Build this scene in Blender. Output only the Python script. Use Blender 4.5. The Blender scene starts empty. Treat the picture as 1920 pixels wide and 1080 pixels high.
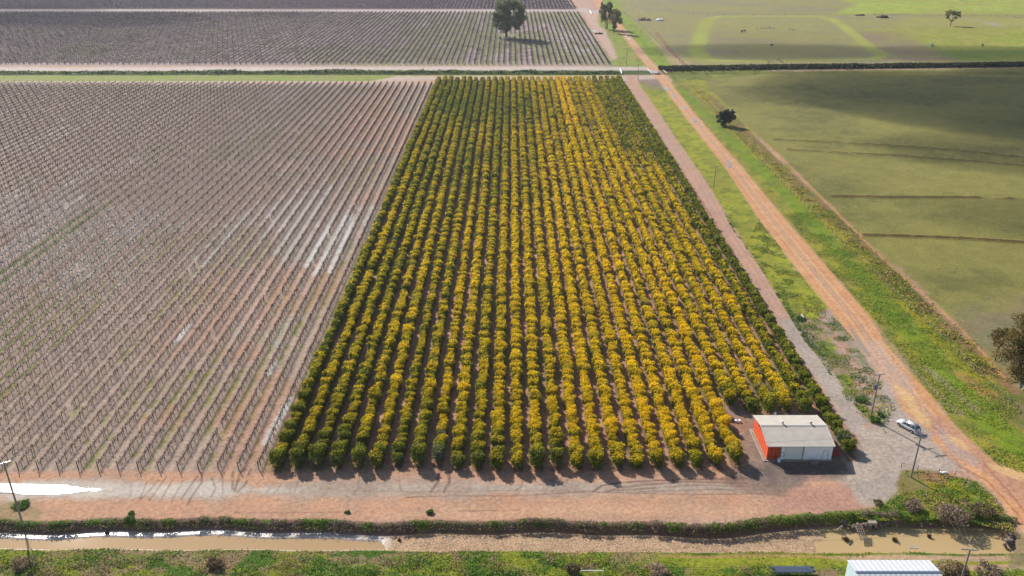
import bpy, bmesh, math, random
import numpy as np
from mathutils import Vector, Matrix
R = math.radians
random.seed(7); rng = np.random.default_rng(7)
# ------------------------------------------------------------------ camera, sky, sun, exposure
F = 1560.0; H = 93.0; PIT = math.atan(716.0 / F); CP, SP = math.cos(PIT), math.sin(PIT)
sc = bpy.context.scene; col = sc.collection
cd = bpy.data.cameras.new('camera'); cam = bpy.data.objects.new('camera', cd); col.objects.link(cam)
cd.sensor_width = 36; cd.lens = 36 * F / 1920; cd.clip_end = 6000; cd.clip_start = 1
cam.location = (0, 0, H); cam.rotation_euler = (math.pi / 2 - PIT, 0, 0); sc.camera = cam
SAZ, SEL = R(33.5), R(33.8)
SUN = Vector((-math.sin(SAZ) * math.cos(SEL), math.cos(SAZ) * math.cos(SEL), math.sin(SEL)))
w = bpy.data.worlds.new('World'); sc.world = w; w.use_nodes = True
nt = w.node_tree; sky = nt.nodes.new('ShaderNodeTexSky'); sky.sky_type = 'NISHITA'; sky.sun_disc = False
sky.sun_elevation = SEL; sky.sun_rotation = -SAZ; sky.air_density = 1.0; sky.dust_density = 1.0
bg = nt.nodes['Background']; nt.links.new(sky.outputs[0], bg.inputs[0]); bg.inputs[1].default_value = 0.095
sl = bpy.data.lights.new('sun', 'SUN'); sl.energy = 5.0; sl.angle = R(0.5); sl.color = (1.0, 0.95, 0.87)
so = bpy.data.objects.new('sun', sl); col.objects.link(so); so.rotation_euler = SUN.to_track_quat('Z', 'Y').to_euler()
sc.view_settings.view_transform = 'Standard'; sc.view_settings.look = 'None'
sc.view_settings.exposure = 0.6; sc.view_settings.gamma = 1
sc.cycles.max_bounces = 6; sc.cycles.diffuse_bounces = 3; sc.cycles.transparent_max_bounces = 16

# ------------------------------------------------------------------ helpers
def g(x, y, z=0.0):
    u = (x - 960) / F; v = (y - 540) / F
    dY = CP - v * SP; dZ = -SP - v * CP; t = (z - H) / dZ
    return (u * t, dY * t)
def depth(Y, z=0.0): return Y * CP + (H - z) * SP
def lin(c):
    c = np.asarray(c, float) / 255.0
    return np.where(c <= .04045, c / 12.92, ((c + .055) / 1.055) ** 2.4)
K = 1.75
def C(r, g_, b): return lin((r, g_, b)) / K
def hsh(ix, iy, seed):
    h = (ix.astype(np.int64) * 374761393 + iy.astype(np.int64) * 668265263 + seed * 974634777) & 0x7fffffff
    h = ((h ^ (h >> 13)) * 1274126177) & 0x7fffffff
    return ((h ^ (h >> 16)) & 0xffff) / 65535.0
def vn(x, y, s, seed=0):
    x = np.asarray(x) / s; y = np.asarray(y) / s
    ix = np.floor(x); iy = np.floor(y); fx = x - ix; fy = y - iy
    fx = fx * fx * (3 - 2 * fx); fy = fy * fy * (3 - 2 * fy)
    a = hsh(ix, iy, seed); b = hsh(ix + 1, iy, seed); c = hsh(ix, iy + 1, seed); d = hsh(ix + 1, iy + 1, seed)
    return (a + (b - a) * fx) * (1 - fy) + (c + (d - c) * fx) * fy
def fbm(x, y, s, seed=0, o=4):
    t = 0; a = 1; m = 0
    for i in range(o):
        t = t + a * vn(x, y, s / 2 ** i, seed + i * 17); m += a; a *= .55
    return t / m
def ss(a, b, x): t = np.clip((x - a) / (b - a), 0, 1); return t * t * (3 - 2 * t)

def tag(o, label=None, cat=None, group=None, kind=None):
    if label: o['label'] = label
    if cat: o['category'] = cat
    if group: o['group'] = group
    if kind: o['kind'] = kind
    return o
def empty(name, loc=(0, 0, 0), rz=0.0, label=None, cat=None, group=None):
    o = bpy.data.objects.new(name, None); col.objects.link(o); o.location = loc; o.rotation_euler = (0, 0, rz)
    o.empty_display_size = .3
    return tag(o, label, cat, group)
def npmesh(name, V, Q, cols=None, mat=None, parent=None, extra=None):
    """V (n,3), Q (m,k) faces of k corners; cols (n,3)"""
    me = bpy.data.meshes.new(name); V = np.asarray(V, np.float32); Q = np.asarray(Q, np.int32); m, k = Q.shape
    me.vertices.add(len(V)); me.vertices.foreach_set('co', V.ravel())
    me.loops.add(m * k); me.loops.foreach_set('vertex_index', Q.ravel())
    me.polygons.add(m); me.polygons.foreach_set('loop_start', np.arange(0, m * k, k, dtype=np.int32))
    me.polygons.foreach_set('loop_total', np.full(m, k, np.int32))
    def ca(nm, c):
        a = me.color_attributes.new(nm, 'FLOAT_COLOR', 'POINT')
        b = np.ones((len(V), 4), np.float32); b[:, :3] = c; a.data.foreach_set('color', b.ravel())
    if cols is not None: ca('Col', cols)
    for n_, c_ in (extra or {}).items(): ca(n_, c_)
    me.update(calc_edges=True)
    if mat: me.materials.append(mat)
    if name.startswith('_'): return me
    o = bpy.data.objects.new(name, me); col.objects.link(o)
    if parent: o.parent = parent
    return o

class MB:
    """collects primitive shapes, builds them as one mesh object"""
    def __init__(s): s.bm = bmesh.new()
    def box(s, cx, cy, cz, sx, sy, sz, rot=None, bev=0.0):
        r = bmesh.ops.create_cube(s.bm, size=1.0); vs = r['verts']
        bmesh.ops.scale(s.bm, vec=(sx, sy, sz), verts=vs)
        if bev > 0:
            es = list({e for v in vs for e in v.link_edges})
            rb = bmesh.ops.bevel(s.bm, geom=es, offset=bev, segments=2, affect='EDGES'); vs = [v for v in rb['verts']] if rb['verts'] else vs
            vs = list({v for f_ in rb['faces'] for v in f_.verts} | {v for v in vs if v.is_valid})
            # take the whole island
            seen = set(vs); st = list(vs)
            while st:
                v = st.pop()
                for e in v.link_edges:
                    q = e.other_vert(v)
                    if q not in seen: seen.add(q); st.append(q)
            vs = list(seen)
        if rot is not None: bmesh.ops.rotate(s.bm, cent=(0, 0, 0), matrix=rot, verts=vs)
        bmesh.ops.translate(s.bm, vec=(cx, cy, cz), verts=vs); return s
    def tube(s, a, b, r0, r1=None, n=8, cap=True):
        a = Vector(a); b = Vector(b); r1 = r0 if r1 is None else r1
        d = b - a; L = d.length
        if L < 1e-6: return s
        q = d.to_track_quat('Z', 'Y').to_matrix().to_4x4()
        r = bmesh.ops.create_cone(s.bm, cap_ends=cap, segments=n, radius1=r0, radius2=r1, depth=L)
        bmesh.ops.transform(s.bm, matrix=Matrix.Translation((a + b) / 2) @ q, verts=r['verts']); return s
    def path(s, pts, r, n=5):
        for i in range(len(pts) - 1): s.tube(pts[i], pts[i + 1], r, n=n, cap=False)
        return s
    def ico(s, c, rad, sx=1, sy=1, sz=1, sub=2):
        r = bmesh.ops.create_icosphere(s.bm, subdivisions=sub, radius=rad)
        bmesh.ops.scale(s.bm, vec=(sx, sy, sz), verts=r['verts']); bmesh.ops.translate(s.bm, vec=c, verts=r['verts']); return s
    def poly(s, pts):
        vs = [s.bm.verts.new(p) for p in pts]; s.bm.faces.new(vs); return s
    def prism(s, pts, dz):
        """closed solid from a planar outline pts moved by vector dz"""
        n = len(pts); dz = Vector(dz)
        a = [s.bm.verts.new(p) for p in pts]; b = [s.bm.verts.new(Vector(p) + dz) for p in pts]
        s.bm.faces.new(a[::-1]); s.bm.faces.new(b)
        for i in range(n): s.bm.faces.new((a[i], a[(i + 1) % n], b[(i + 1) % n], b[i]))
        return s
    def build(s, name, mat, parent=None, smooth=False):
        bmesh.ops.recalc_face_normals(s.bm, faces=s.bm.faces)
        me = bpy.data.meshes.new(name); s.bm.to_mesh(me); s.bm.free(); me.materials.append(mat)
        if smooth: me.polygons.foreach_set('use_smooth', [True] * len(me.polygons))
        o = bpy.data.objects.new(name, me); col.objects.link(o)
        if parent: o.parent = parent
        return o
KIDS = {}
def copy_tree(o, parent=None):
    c = o.copy(); col.objects.link(c); c.parent = parent
    for ch in KIDS.get(o.name) or [x for x in o.children]: copy_tree(ch, c)
    return c

# ------------------------------------------------------------------ materials
def mat_new(name):
    m = bpy.data.materials.new(name); m.use_nodes = True; n = m.node_tree
    return m, n, n.nodes, n.links, n.nodes['Principled BSDF']
def simple(name, c, rough=.6, metal=0.0, var=.15, scale=3.0, bump=0.0, spec=.5):
    m, n, N, L, P = mat_new(name)
    tc = N.new('ShaderNodeTexCoord'); no = N.new('ShaderNodeTexNoise'); no.inputs['Scale'].default_value = scale
    no.inputs['Detail'].default_value = 5; L.new(tc.outputs['Object'], no.inputs['Vector'])
    mr = N.new('ShaderNodeMapRange'); mr.inputs['To Min'].default_value = 1 - var; mr.inputs['To Max'].default_value = 1 + var
    mr.inputs['From Min'].default_value = .25; mr.inputs['From Max'].default_value = .75
    L.new(no.outputs['Fac'], mr.inputs['Value'])
    mx = N.new('ShaderNodeVectorMath'); mx.operation = 'SCALE'; mx.inputs[0].default_value = c[:3]
    L.new(mr.outputs[0], mx.inputs['Scale']); L.new(mx.outputs[0], P.inputs['Base Color'])
    P.inputs['Roughness'].default_value = rough; P.inputs['Metallic'].default_value = metal
    P.inputs['Specular IOR Level'].default_value = spec
    if bump:
        b = N.new('ShaderNodeBump'); b.inputs['Strength'].default_value = bump; b.inputs['Distance'].default_value = .05
        L.new(no.outputs['Fac'], b.inputs['Height']); L.new(b.outputs[0], P.inputs['Normal'])
    return m
def foliage_mat(name, trans=.35):
    m, n, N, L, P = mat_new(name)
    at = N.new('ShaderNodeAttribute'); at.attribute_name = 'Col'
    oi = N.new('ShaderNodeObjectInfo'); mr = N.new('ShaderNodeMapRange'); mr.inputs['To Min'].default_value = .86; mr.inputs['To Max'].default_value = 1.14
    L.new(oi.outputs['Random'], mr.inputs['Value'])
    mx = N.new('ShaderNodeVectorMath'); mx.operation = 'SCALE'; L.new(at.outputs['Color'], mx.inputs[0]); L.new(mr.outputs[0], mx.inputs['Scale'])
    L.new(mx.outputs[0], P.inputs['Base Color']); P.inputs['Roughness'].default_value = .7; P.inputs['Specular IOR Level'].default_value = .18
    tr = N.new('ShaderNodeBsdfTranslucent'); L.new(mx.outputs[0], tr.inputs['Color'])
    ms = N.new('ShaderNodeMixShader'); ms.inputs[0].default_value = trans
    L.new(P.outputs[0], ms.inputs[1]); L.new(tr.outputs[0], ms.inputs[2]); L.new(ms.outputs[0], N['Material Output'].inputs['Surface'])
    return m
def cane_mat():
    m, n, N, L, P = mat_new('cane_bark')
    at = N.new('ShaderNodeAttribute'); at.attribute_name = 'Col'; L.new(at.outputs['Color'], P.inputs['Base Color'])
    P.inputs['Roughness'].default_value = .85; P.inputs['Specular IOR Level'].default_value = .2
    return m
def ground_mat():
    m, n, N, L, P = mat_new('earth_and_grass')
    at = N.new('ShaderNodeAttribute'); at.attribute_name = 'Col'
    mk = N.new('ShaderNodeAttribute'); mk.attribute_name = 'Mask'; sp = N.new('ShaderNodeSeparateColor'); L.new(mk.outputs['Color'], sp.inputs[0])
    tc = N.new('ShaderNodeTexCoord')
    def noise(s, d=4, r=.6):
        q = N.new('ShaderNodeTexNoise'); q.inputs['Scale'].default_value = s; q.inputs['Detail'].default_value = d; q.inputs['Roughness'].default_value = r
        L.new(tc.outputs['Object'], q.inputs['Vector']); return q
    def mapr(src, a, b, c, d):
        q = N.new('ShaderNodeMapRange'); q.inputs['From Min'].default_value = a; q.inputs['From Max'].default_value = b
        q.inputs['To Min'].default_value = c; q.inputs['To Max'].default_value = d; L.new(src, q.inputs['Value']); return q.outputs[0]
    def math_(op, a, b):
        q = N.new('ShaderNodeMath'); q.operation = op
        for i, v in enumerate((a, b)):
            if isinstance(v, (int, float)): q.inputs[i].default_value = v
            else: L.new(v, q.inputs[i])
        return q.outputs[0]
    n1 = noise(1.3, 6, .7); n2 = noise(.17, 5, .6); n3 = noise(6.0, 3, .7)
    f1 = mapr(n1.outputs['Fac'], .3, .7, .7, 1.3); f2 = mapr(n2.outputs['Fac'], .3, .7, .9, 1.1); f3 = mapr(n3.outputs['Fac'], .3, .7, .85, 1.15)
    fac = math_('MULTIPLY', math_('MULTIPLY', f1, f2), f3)
    # cracked mud
    vo = N.new('ShaderNodeTexVoronoi'); vo.feature = 'DISTANCE_TO_EDGE'; vo.inputs['Scale'].default_value = 2.4; L.new(tc.outputs['Object'], vo.inputs['Vector'])
    ck = mapr(vo.outputs['Distance'], .02, .16, .5, 1.1)
    ckm = N.new('ShaderNodeMix'); ckm.inputs[2].default_value = 1.0; L.new(sp.outputs[1], ckm.inputs[0]); L.new(ck, ckm.inputs[3])
    fac = math_('MULTIPLY', fac, ckm.outputs[0])
    sc_ = N.new('ShaderNodeVectorMath'); sc_.operation = 'SCALE'; L.new(at.outputs['Color'], sc_.inputs[0]); L.new(fac, sc_.inputs['Scale'])
    # straw / green speckle in grassy parts
    n4 = noise(.9, 7, .75); t = mapr(n4.outputs['Fac'], .42, .62, 0, .55); t = math_('MULTIPLY', t, sp.outputs[2])
    hs = N.new('ShaderNodeHueSaturation'); hs.inputs['Hue'].default_value = .505; hs.inputs['Saturation'].default_value = 1.1; hs.inputs['Value'].default_value = .7
    L.new(sc_.outputs[0], hs.inputs['Color'])
    mx = N.new('ShaderNodeMix'); mx.data_type = 'RGBA'; L.new(t, mx.inputs[0]); L.new(sc_.outputs[0], mx.inputs[6]); L.new(hs.outputs[0], mx.inputs[7])
    L.new(mx.outputs[2], P.inputs['Base Color'])
    rr = mapr(sp.outputs[0], 0, 1, .95, .18); L.new(rr, P.inputs['Roughness'])
    spc = mapr(sp.outputs[0], 0, 1, .12, .7); L.new(spc, P.inputs['Specular IOR Level'])
    b = N.new('ShaderNodeBump'); b.inputs['Distance'].default_value = .25
    bs = mapr(sp.outputs[0], 0, 1, .55, .12); L.new(bs, b.inputs['Strength']); L.new(math_('ADD', n1.outputs['Fac'], math_('MULTIPLY', n3.outputs['Fac'], .35)), b.inputs['Height'])
    L.new(b.outputs[0], P.inputs['Normal'])
    return m
def water_mat(name, c, rough=.06, bump=.03, scale=1.5):
    m, n, N, L, P = mat_new(name)
    P.inputs['Base Color'].default_value = (*c, 1); P.inputs['Roughness'].default_value = rough; P.inputs['IOR'].default_value = 1.33
    tc = N.new('ShaderNodeTexCoord'); no = N.new('ShaderNodeTexNoise'); no.inputs['Scale'].default_value = scale; no.inputs['Detail'].default_value = 3
    L.new(tc.outputs['Object'], no.inputs['Vector']); b = N.new('ShaderNodeBump'); b.inputs['Strength'].default_value = bump; b.inputs['Distance'].default_value = .1
    L.new(no.outputs['Fac'], b.inputs['Height']); L.new(b.outputs[0], P.inputs['Normal'])
    return m
def rib_mat(name, c, period, axis=0, rough=.45, metal=.0, bump=.6, var=.06):
    m = simple(name, c, rough, metal, var, .8); n = m.node_tree; N, L = n.nodes, n.links; P = N['Principled BSDF']
    tc = N.new('ShaderNodeTexCoord'); sx = N.new('ShaderNodeSeparateXYZ'); L.new(tc.outputs['Object'], sx.inputs[0])
    a = N.new('ShaderNodeMath'); a.operation = 'MULTIPLY'; a.inputs[1].default_value = 2 * math.pi / period; L.new(sx.outputs[axis], a.inputs[0])
    s = N.new('ShaderNodeMath'); s.operation = 'SINE'; L.new(a.outputs[0], s.inputs[0])
    b = N.new('ShaderNodeBump'); b.inputs['Strength'].default_value = bump; b.inputs['Distance'].default_value = .03
    L.new(s.outputs[0], b.inputs['Height']); L.new(b.outputs[0], P.inputs['Normal'])
    return m
M = {}
M['ground'] = ground_mat(); M['leaf'] = foliage_mat('leaf', .42); M['grass'] = foliage_mat('grass_blade', .3); M['cane'] = cane_mat()
M['bark'] = simple('bark', C(95, 80, 68), .9, var=.35, scale=2, bump=.4)
M['palebark'] = simple('pale_bark', C(190, 180, 168), .85, var=.35, scale=1.2, bump=.3)
M['polewood'] = simple('weathered_pole_timber', C(170, 160, 150), .85, var=.2, scale=5, bump=.2)
M['postwood'] = simple('dark_treated_post', C(72, 58, 52), .85, var=.25, scale=6)
M['wire'] = simple('galvanised_wire', C(120, 118, 118), .45, .6, var=.05)
M['cable'] = simple('grey_cable', C(150, 148, 146), .8, 0, var=.05)
M['insul'] = simple('porcelain', C(215, 215, 215), .3, var=.05)
M['steel'] = simple('galvanised_steel', C(175, 180, 188), .4, .6, var=.1)
M['trafo'] = simple('grey_enamel', C(120, 135, 160), .45, var=.1)
M['cream'] = rib_mat('cream_roof_sheet', C(222, 210, 194), .2, 0, .5, bump=.45, var=.12)
M['creamtrim'] = simple('cream_trim', C(232, 224, 212), .5, var=.04)
M['wall'] = rib_mat('pale_wall_sheet', (.86, .85, .84), .2, 0, .5, bump=.4)
M['door'] = rib_mat('roller_door_slats', (.80, .76, .68), .12, 2, .5, bump=.5)
M['white'] = simple('white_paint', (.82, .82, .83), .4, var=.04)
M['orange'] = simple('orange_plastic', (.66, .10, .03), .5, var=.12, scale=2)
M['red'] = simple('red_plastic', C(205, 42, 42), .5, var=.12, scale=2)
M['dark'] = simple('dark_void', C(40, 34, 32), .8)
M['conc'] = simple('concrete', C(190, 175, 158), .9, var=.2, scale=1.5, bump=.2)
M['timber'] = simple('weathered_timber', C(168, 150, 132), .9, var=.3, scale=4, bump=.2)
M['rock'] = simple('rip_rap_stone', C(150, 128, 118), .9, var=.4, scale=1.5, bump=.4)
M['roofwhite'] = rib_mat('white_roof_sheet', C(232, 234, 238), .75, 0, .4, bump=.7)
M['bluewall'] = rib_mat('pale_blue_wall_sheet', (.50, .62, .66), .2, 1, .5, bump=.4)
M['yellow'] = simple('yellow_paint', C(232, 185, 60), .5)
M['bluepipe'] = simple('blue_grey_pipe', C(125, 150, 180), .4, .3, var=.15)
M['carpaint'] = simple('white_car_paint', C(240, 240, 242), .18, var=.01, spec=.6)
M['glass'] = simple('tinted_glass', (.012, .014, .017), .05, var=.02, spec=.8)
M['tyre'] = simple('rubber', (.02, .02, .02), .8)
M['rim'] = simple('alloy', (.5, .5, .52), .3, .8)
M['lampred'] = simple('tail_lamp_red', C(190, 30, 30), .2)
M['lampclear'] = simple('head_lamp_clear', C(215, 220, 228), .1, spec=.9)
M['plate'] = simple('number_plate_blank', C(225, 225, 215), .4)
M['wool'] = simple('sheep_wool', C(225, 215, 195), .95, var=.15)
M['cow'] = simple('black_hide', (.02, .018, .016), .7)
M['mud_water'] = water_mat('muddy_pond_water', C(212, 182, 130), .12, .03)
M['canal_water'] = water_mat('canal_water', C(200, 166, 122), .03, .015)
M['puddle'] = water_mat('puddle_water', C(175, 160, 140), .1, .04, 3)
M['puddle_orange'] = water_mat('orange_puddle_water', C(222, 172, 118), .25, .05)

# ------------------------------------------------------------------ layout constants
ORX = [-42.7 + 3.64 * i for i in range(30)]          # orchard rows
VNX = [-46.05 - 3.64 * k for k in range(72)]         # first vineyard rows
V1Y0, V1Y1 = 123.7, 484.8
V2X = [62.8 - 3.78 * k for k in range(165)]; V2Y0, V2Y1 = 548.0, 836.0
V3Y0, V3Y1 = 862.0, 1080.0
def P(*pts): return np.array([g(x, y) for x, y in pts])
ROADL = [(1108, -12), (1120, 12), (1140, 34), (1166, 65), (1193, 100), (1219, 133), (1241, 158), (1282, 216), (1359, 312.6), (1422, 409), (1494, 505), (1573, 601), (1604, 640), (1650, 700), (1690, 765), (1745, 825), (1820, 885), (1870, 930), (1900, 975), (1935, 1015), (2010, 1075), (2080, 1130)]
ROADR = [(2250, 1130), (2200, 960), (2060, 925), (1980, 905), (1920, 890), (1868, 870), (1830, 838), (1790, 798), (1740, 735), (1700, 692), (1657, 640), (1636, 601), (1554, 505), (1470, 409), (1390, 312.6), (1305, 216), (1258, 155), (1238, 133), (1209, 100), (1180, 65), (1156, 34), (1134, 12), (1124, -12)]
TRACKL = [(1172, 140), (1180, 155), (1222, 219), (1241, 247), (1308, 351), (1349, 428), (1395, 505), (1441, 577), (1479, 640), (1520, 700), (1560, 765), (1600, 812)]
TRACKR = [(1660, 812), (1606, 765), (1562, 700), (1508, 640), (1470, 577), (1426, 505), (1371, 428), (1330, 351), (1258, 247), (1240, 219), (1196, 155), (1190, 140)]

# ------------------------------------------------------------------ ground: one continuous sheet, split into named regions
class Paint:
    def __init__(s, X, Y):
        s.X = X; s.Y = Y; n = X.size
        s.c = np.zeros((n, 3)); s.m = np.zeros((n, 3)); s.id = np.zeros(n, int); s.z = np.zeros(n)
        s.nA = fbm(X, Y, 9, 1) - .5; s.nB = fbm(X, Y, 2.2, 5, 3) - .5; s.nC = fbm(X, Y, 40, 9) - .5; s.nD = fbm(X, Y, .9, 12, 2) - .5
    def sd(s, poly, pad=12):
        """signed distance in metres, positive inside, only near the polygon"""
        poly = np.asarray(poly); x0, y0 = poly.min(0) - pad; x1, y1 = poly.max(0) + pad
        idx = np.nonzero((s.X > x0) & (s.X < x1) & (s.Y > y0) & (s.Y < y1))[0]
        x = s.X[idx]; y = s.Y[idx]; ins = np.zeros(x.size, bool); d = np.full(x.size, 1e9); n = len(poly)
        for i in range(n):
            ax, ay = poly[i]; bx, by = poly[(i + 1) % n]
            if ay != by:
                c = ((ay > y) != (by > y)) & (x < (bx - ax) * (y - ay) / (by - ay) + ax); ins ^= c
            ex, ey = bx - ax, by - ay; L2 = ex * ex + ey * ey + 1e-9
            t = np.clip(((x - ax) * ex + (y - ay) * ey) / L2, 0, 1)
            d = np.minimum(d, np.hypot(x - ax - t * ex, y - ay - t * ey))
        return idx, np.where(ins, d, -d)
    def line(s, pts, pad=8):
        pts = np.asarray(pts); x0, y0 = pts.min(0) - pad; x1, y1 = pts.max(0) + pad
        idx = np.nonzero((s.X > x0) & (s.X < x1) & (s.Y > y0) & (s.Y < y1))[0]
        x = s.X[idx]; y = s.Y[idx]; d = np.full(x.size, 1e9)
        for i in range(len(pts) - 1):
            ax, ay = pts[i]; bx, by = pts[i + 1]; ex, ey = bx - ax, by - ay; L2 = ex * ex + ey * ey + 1e-9
            t = np.clip(((x - ax) * ex + (y - ay) * ey) / L2, 0, 1)
            d = np.minimum(d, np.hypot(x - ax - t * ex, y - ay - t * ey))
        return idx, d
    def mix(s, idx, a, colr, mask=None):
        a = np.clip(a, 0, 1)[:, None]
        s.c[idx] = s.c[idx] * (1 - a) + np.asarray(colr) * a
        if mask is not None: s.m[idx] = s.m[idx] * (1 - a) + np.asarray(mask) * a
    def area(s, poly, colr, soft=.6, amp=2.0, mask=(0, 0, 0), rid=None, op=1.0, col2=None, big=0.0):
        idx, d = s.sd(poly)
        dd = d + amp * (s.nA[idx] + .6 * s.nB[idx]) * 2 + big * s.nC[idx]
        a = ss(-soft, soft, dd)
        if col2 is not None:
            t = ss(-.12, .12, s.nA[idx] * .7 + s.nB[idx] * .7)[:, None]; colr = np.asarray(colr) * (1 - t) + np.asarray(col2) * t
        s.mix(idx, a * op, colr, mask)
        if rid is not None: s.id[idx[d > 0]] = rid
        return idx, d
    def stroke(s, pts, wd, colr, op=1.0, soft=.25, brk=0.0, mask=None):
        idx, d = s.line(pts)
        a = 1 - ss(wd / 2 - soft, wd / 2 + soft, d + s.nB[idx] * wd * .5)
        if brk: a = a * ss(brk - .18, brk + .12, s.nB[idx] + .5)
        s.mix(idx, a * op, colr, mask)
NAMES = {0: 'ground', 1: 'vineyard_soil', 2: 'orchard_soil', 3: 'dirt_road', 4: 'farm_track', 5: 'paddock', 6: 'grass_verge', 7: 'canal_bed', 8: 'headland', 9: 'weedy_bank', 10: 'gravel_yard', 11: 'far_ditch'}
CY_N, CY_S = g(0, 978)[1], g(0, 1029)[1]     # canal top edges
def canal_north(X): return CY_N + 2.4 * ss(34, 52, X) + .25 * np.sin(X * .35) + .35 * np.sin(X * .11 + 1) - .012 * (X + 40) * (X > -40) * 1.0
def canal_south(X): return CY_S + .15 * np.sin(X * .3 + 2) - .006 * (X + 60)
def build_ground():
    ny, nx = 840, 1240
    py = np.concatenate([np.linspace(1310, 0, ny - 60), np.linspace(-2.5, -158, 60)])
    v = (py - 540) / F; dY = CP - v * SP; dZ = -SP - v * CP; YY = dY * (-H / dZ)
    hw = depth(YY) * (1400 / F)
    u = np.linspace(-1, 1, nx)
    X = (hw[:, None] * u[None, :]).ravel(); Y = np.repeat(YY, nx)
    p = Paint(X, Y); c = p.c
    p.c[:] = C(206, 164, 140); t = (ss(-.15, .15, p.nA) * .5)[:, None]; p.c[:] = p.c * (1 - t) + C(196, 168, 150) * t; p.id[:] = 0
    # ---- paddocks on the right
    big = np.array([(20, 500), (3000, 500), (3000, 3500), (20, 3500)])
    pa = P((1300, 128), (2300, 112), (2300, -60), (1180, -60), (1150, 20)); pa = np.vstack([pa[:2], [(900, 2600), (60, 2600)], pa[4:]])
    p.area(pa, C(158, 150, 102), 3, 3, (0, 0, .6), 5, col2=C(166, 162, 100))
    i_ = np.nonzero(p.id == 5)[0]; tt = ss(-.1, .14, fbm(X[i_], Y[i_] * .5, 55, 31) - .5)[:, None] * .6
    p.c[i_] = p.c[i_] * (1 - tt) + C(152, 140, 112) * tt
    p.area(P((1560, 28), (1600, 8), (1540, -10), (1700, -40), (2300, -40), (2300, 26), (1760, 27), (1690, 26)), C(182, 188, 84), 6, 5, (0, 0, .5), col2=C(160, 178, 70))
    p.area(P((1620, 56), (1700, 52), (2300, 44), (2300, 116), (1790, 116), (1750, 105), (1680, 78)), C(150, 162, 52), 4, 3, (0, 0, .6), col2=C(176, 174, 84), big=20)
    p.area(P((1720, 95), (2300, 90), (2300, 114), (1780, 115)), C(108, 134, 44), 10, 6, (0, 0, .5), op=.7)
    p.area(P((1700, 33), (1920, 33), (2200, 36), (2200, 44), (1780, 50), (1680, 50)), C(176, 172, 96), 8, 4, (0, 0, .5), op=.8)
    p.area(P((1640, 58), (1690, 60), (1760, 96), (1800, 117), (1700, 117), (1640, 86), (1580, 62)), C(148, 128, 106), 8, 4, (0, 0, .5), op=.75)
    p.stroke(P((1800, 34), (1845, 40), (1878, 50)), 9, C(182, 172, 150), .8, 3)
    p.stroke(P((1640, 27), (1760, 28), (1920, 30), (2200, 33)), 5, C(140, 122, 96), .8, 2)
    p.stroke(P((1360, 27.5), (1640, 27.5)), 4, C(140, 128, 100), .5, 2)
    p.stroke(P((1330, 46), (1500, 48), (1660, 52)), 2.4, C(140, 130, 90), .5, 1)
    loop = P((1316, 108), (1307, 96), (1313, 70), (1322, 45), (1330, 35), (1350, 31), (1420, 30.5), (1530, 31), (1560, 36), (1585, 52), (1610, 72), (1635, 92), (1655, 103), (1640, 110), (1500, 113), (1400, 114), (1340, 113), (1316, 106))
    p.stroke(loop, 9, C(180, 186, 84), .85, 1.5, mask=(0, 0, .3)); p.stroke(loop[:5], 13, C(172, 180, 78), .75, 2)
    p.area(P((1350, 60), (1570, 60), (1630, 100), (1560, 112), (1400, 110), (1345, 95)), C(140, 130, 92), 20, 8, (0, 0, .6), op=.5)
    pb = P((1295, 142), (1400, 134), (2600, 118), (2600, 900), (1960, 800), (1882, 706), (1740, 560), (1600, 430), (1435, 268), (1330, 175))
    p.area(pb, C(142, 136, 74), 2, 2, (0, 0, .7), 5, col2=C(124, 122, 66))
    i_ = np.nonzero(p.id == 5)[0]
    tt = (ss(-.12, .12, fbm(X[i_] * .55, Y[i_], 26, 41) - .5) * .5)[:, None]; p.c[i_] = p.c[i_] * (1 - tt) + C(168, 158, 84) * tt
    p.area(P((1780, 600), (1920, 560), (2300, 560), (2300, 760), (1960, 760), (1890, 700)), C(150, 128, 108), 7, 6, (0, 0, .5), op=.85, col2=C(140, 132, 100))
    for ln, wdt in (([(1450, 262), (1560, 267), (1700, 275), (1800, 283), (1920, 295), (2200, 318)], 1.4), ([(1478, 281), (1530, 284), (1680, 292), (1800, 301), (1920, 311), (2200, 330)], 1.6),
                    ([(1560, 368), (1660, 370), (1800, 370), (1920, 373), (2200, 377)], 1.9), ([(1620, 441), (1700, 443), (1800, 447), (1920, 455), (2200, 470)], 1.9)):
        q = P(*ln); idx, d = p.line(q); d = d + p.nB[idx] * 1.2; br = ss(.3, .5, p.nA[idx] + .62)
        p.z[idx] += np.maximum(0, .6 * np.exp(-(d / 1.0) ** 2)) * br
        p.mix(idx, (1 - ss(wdt * .3, wdt * .8, d)) * br * .95, C(112, 88, 52))
    # ---- verges
    p.area(P((1196, 155), (1240, 219), (1330, 351), (1426, 505), (1470, 577), (1520, 650), (1600, 770), (1640, 806), (1690, 765), (1604, 640), (1545, 560), (1494, 505), (1422, 409), (1359, 312), (1282, 216), (1240, 160)), C(174, 174, 54), .8, .7, (0, 0, .8), 6, col2=C(156, 158, 58))
    p.area(P((1186, 146), (1235, 148), (1248, 168), (1215, 166)), C(140, 125, 112), 1.5, 2, op=.8)
    p.area(P((1540, 582), (1560, 578), (1604, 640), (1650, 700), (1685, 765), (1640, 800), (1625, 770), (1600, 720), (1560, 640), (1530, 600)), C(204, 160, 142), .6, 1.2, (0, 0, 0), 6, col2=C(190, 165, 150))
    p.area(P((1500, 590), (1535, 600), (1545, 625), (1580, 680), (1600, 730), (1660, 800), (1630, 805), (1560, 720), (1500, 640)), C(124, 142, 62), .5, 1.5, (0, 0, .8), col2=C(176, 148, 122), op=.9)
    p.area(P((1556, 600), (1575, 600), (1620, 660), (1640, 700), (1620, 700), (1580, 640)), C(176, 160, 140), .8, 1)
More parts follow.
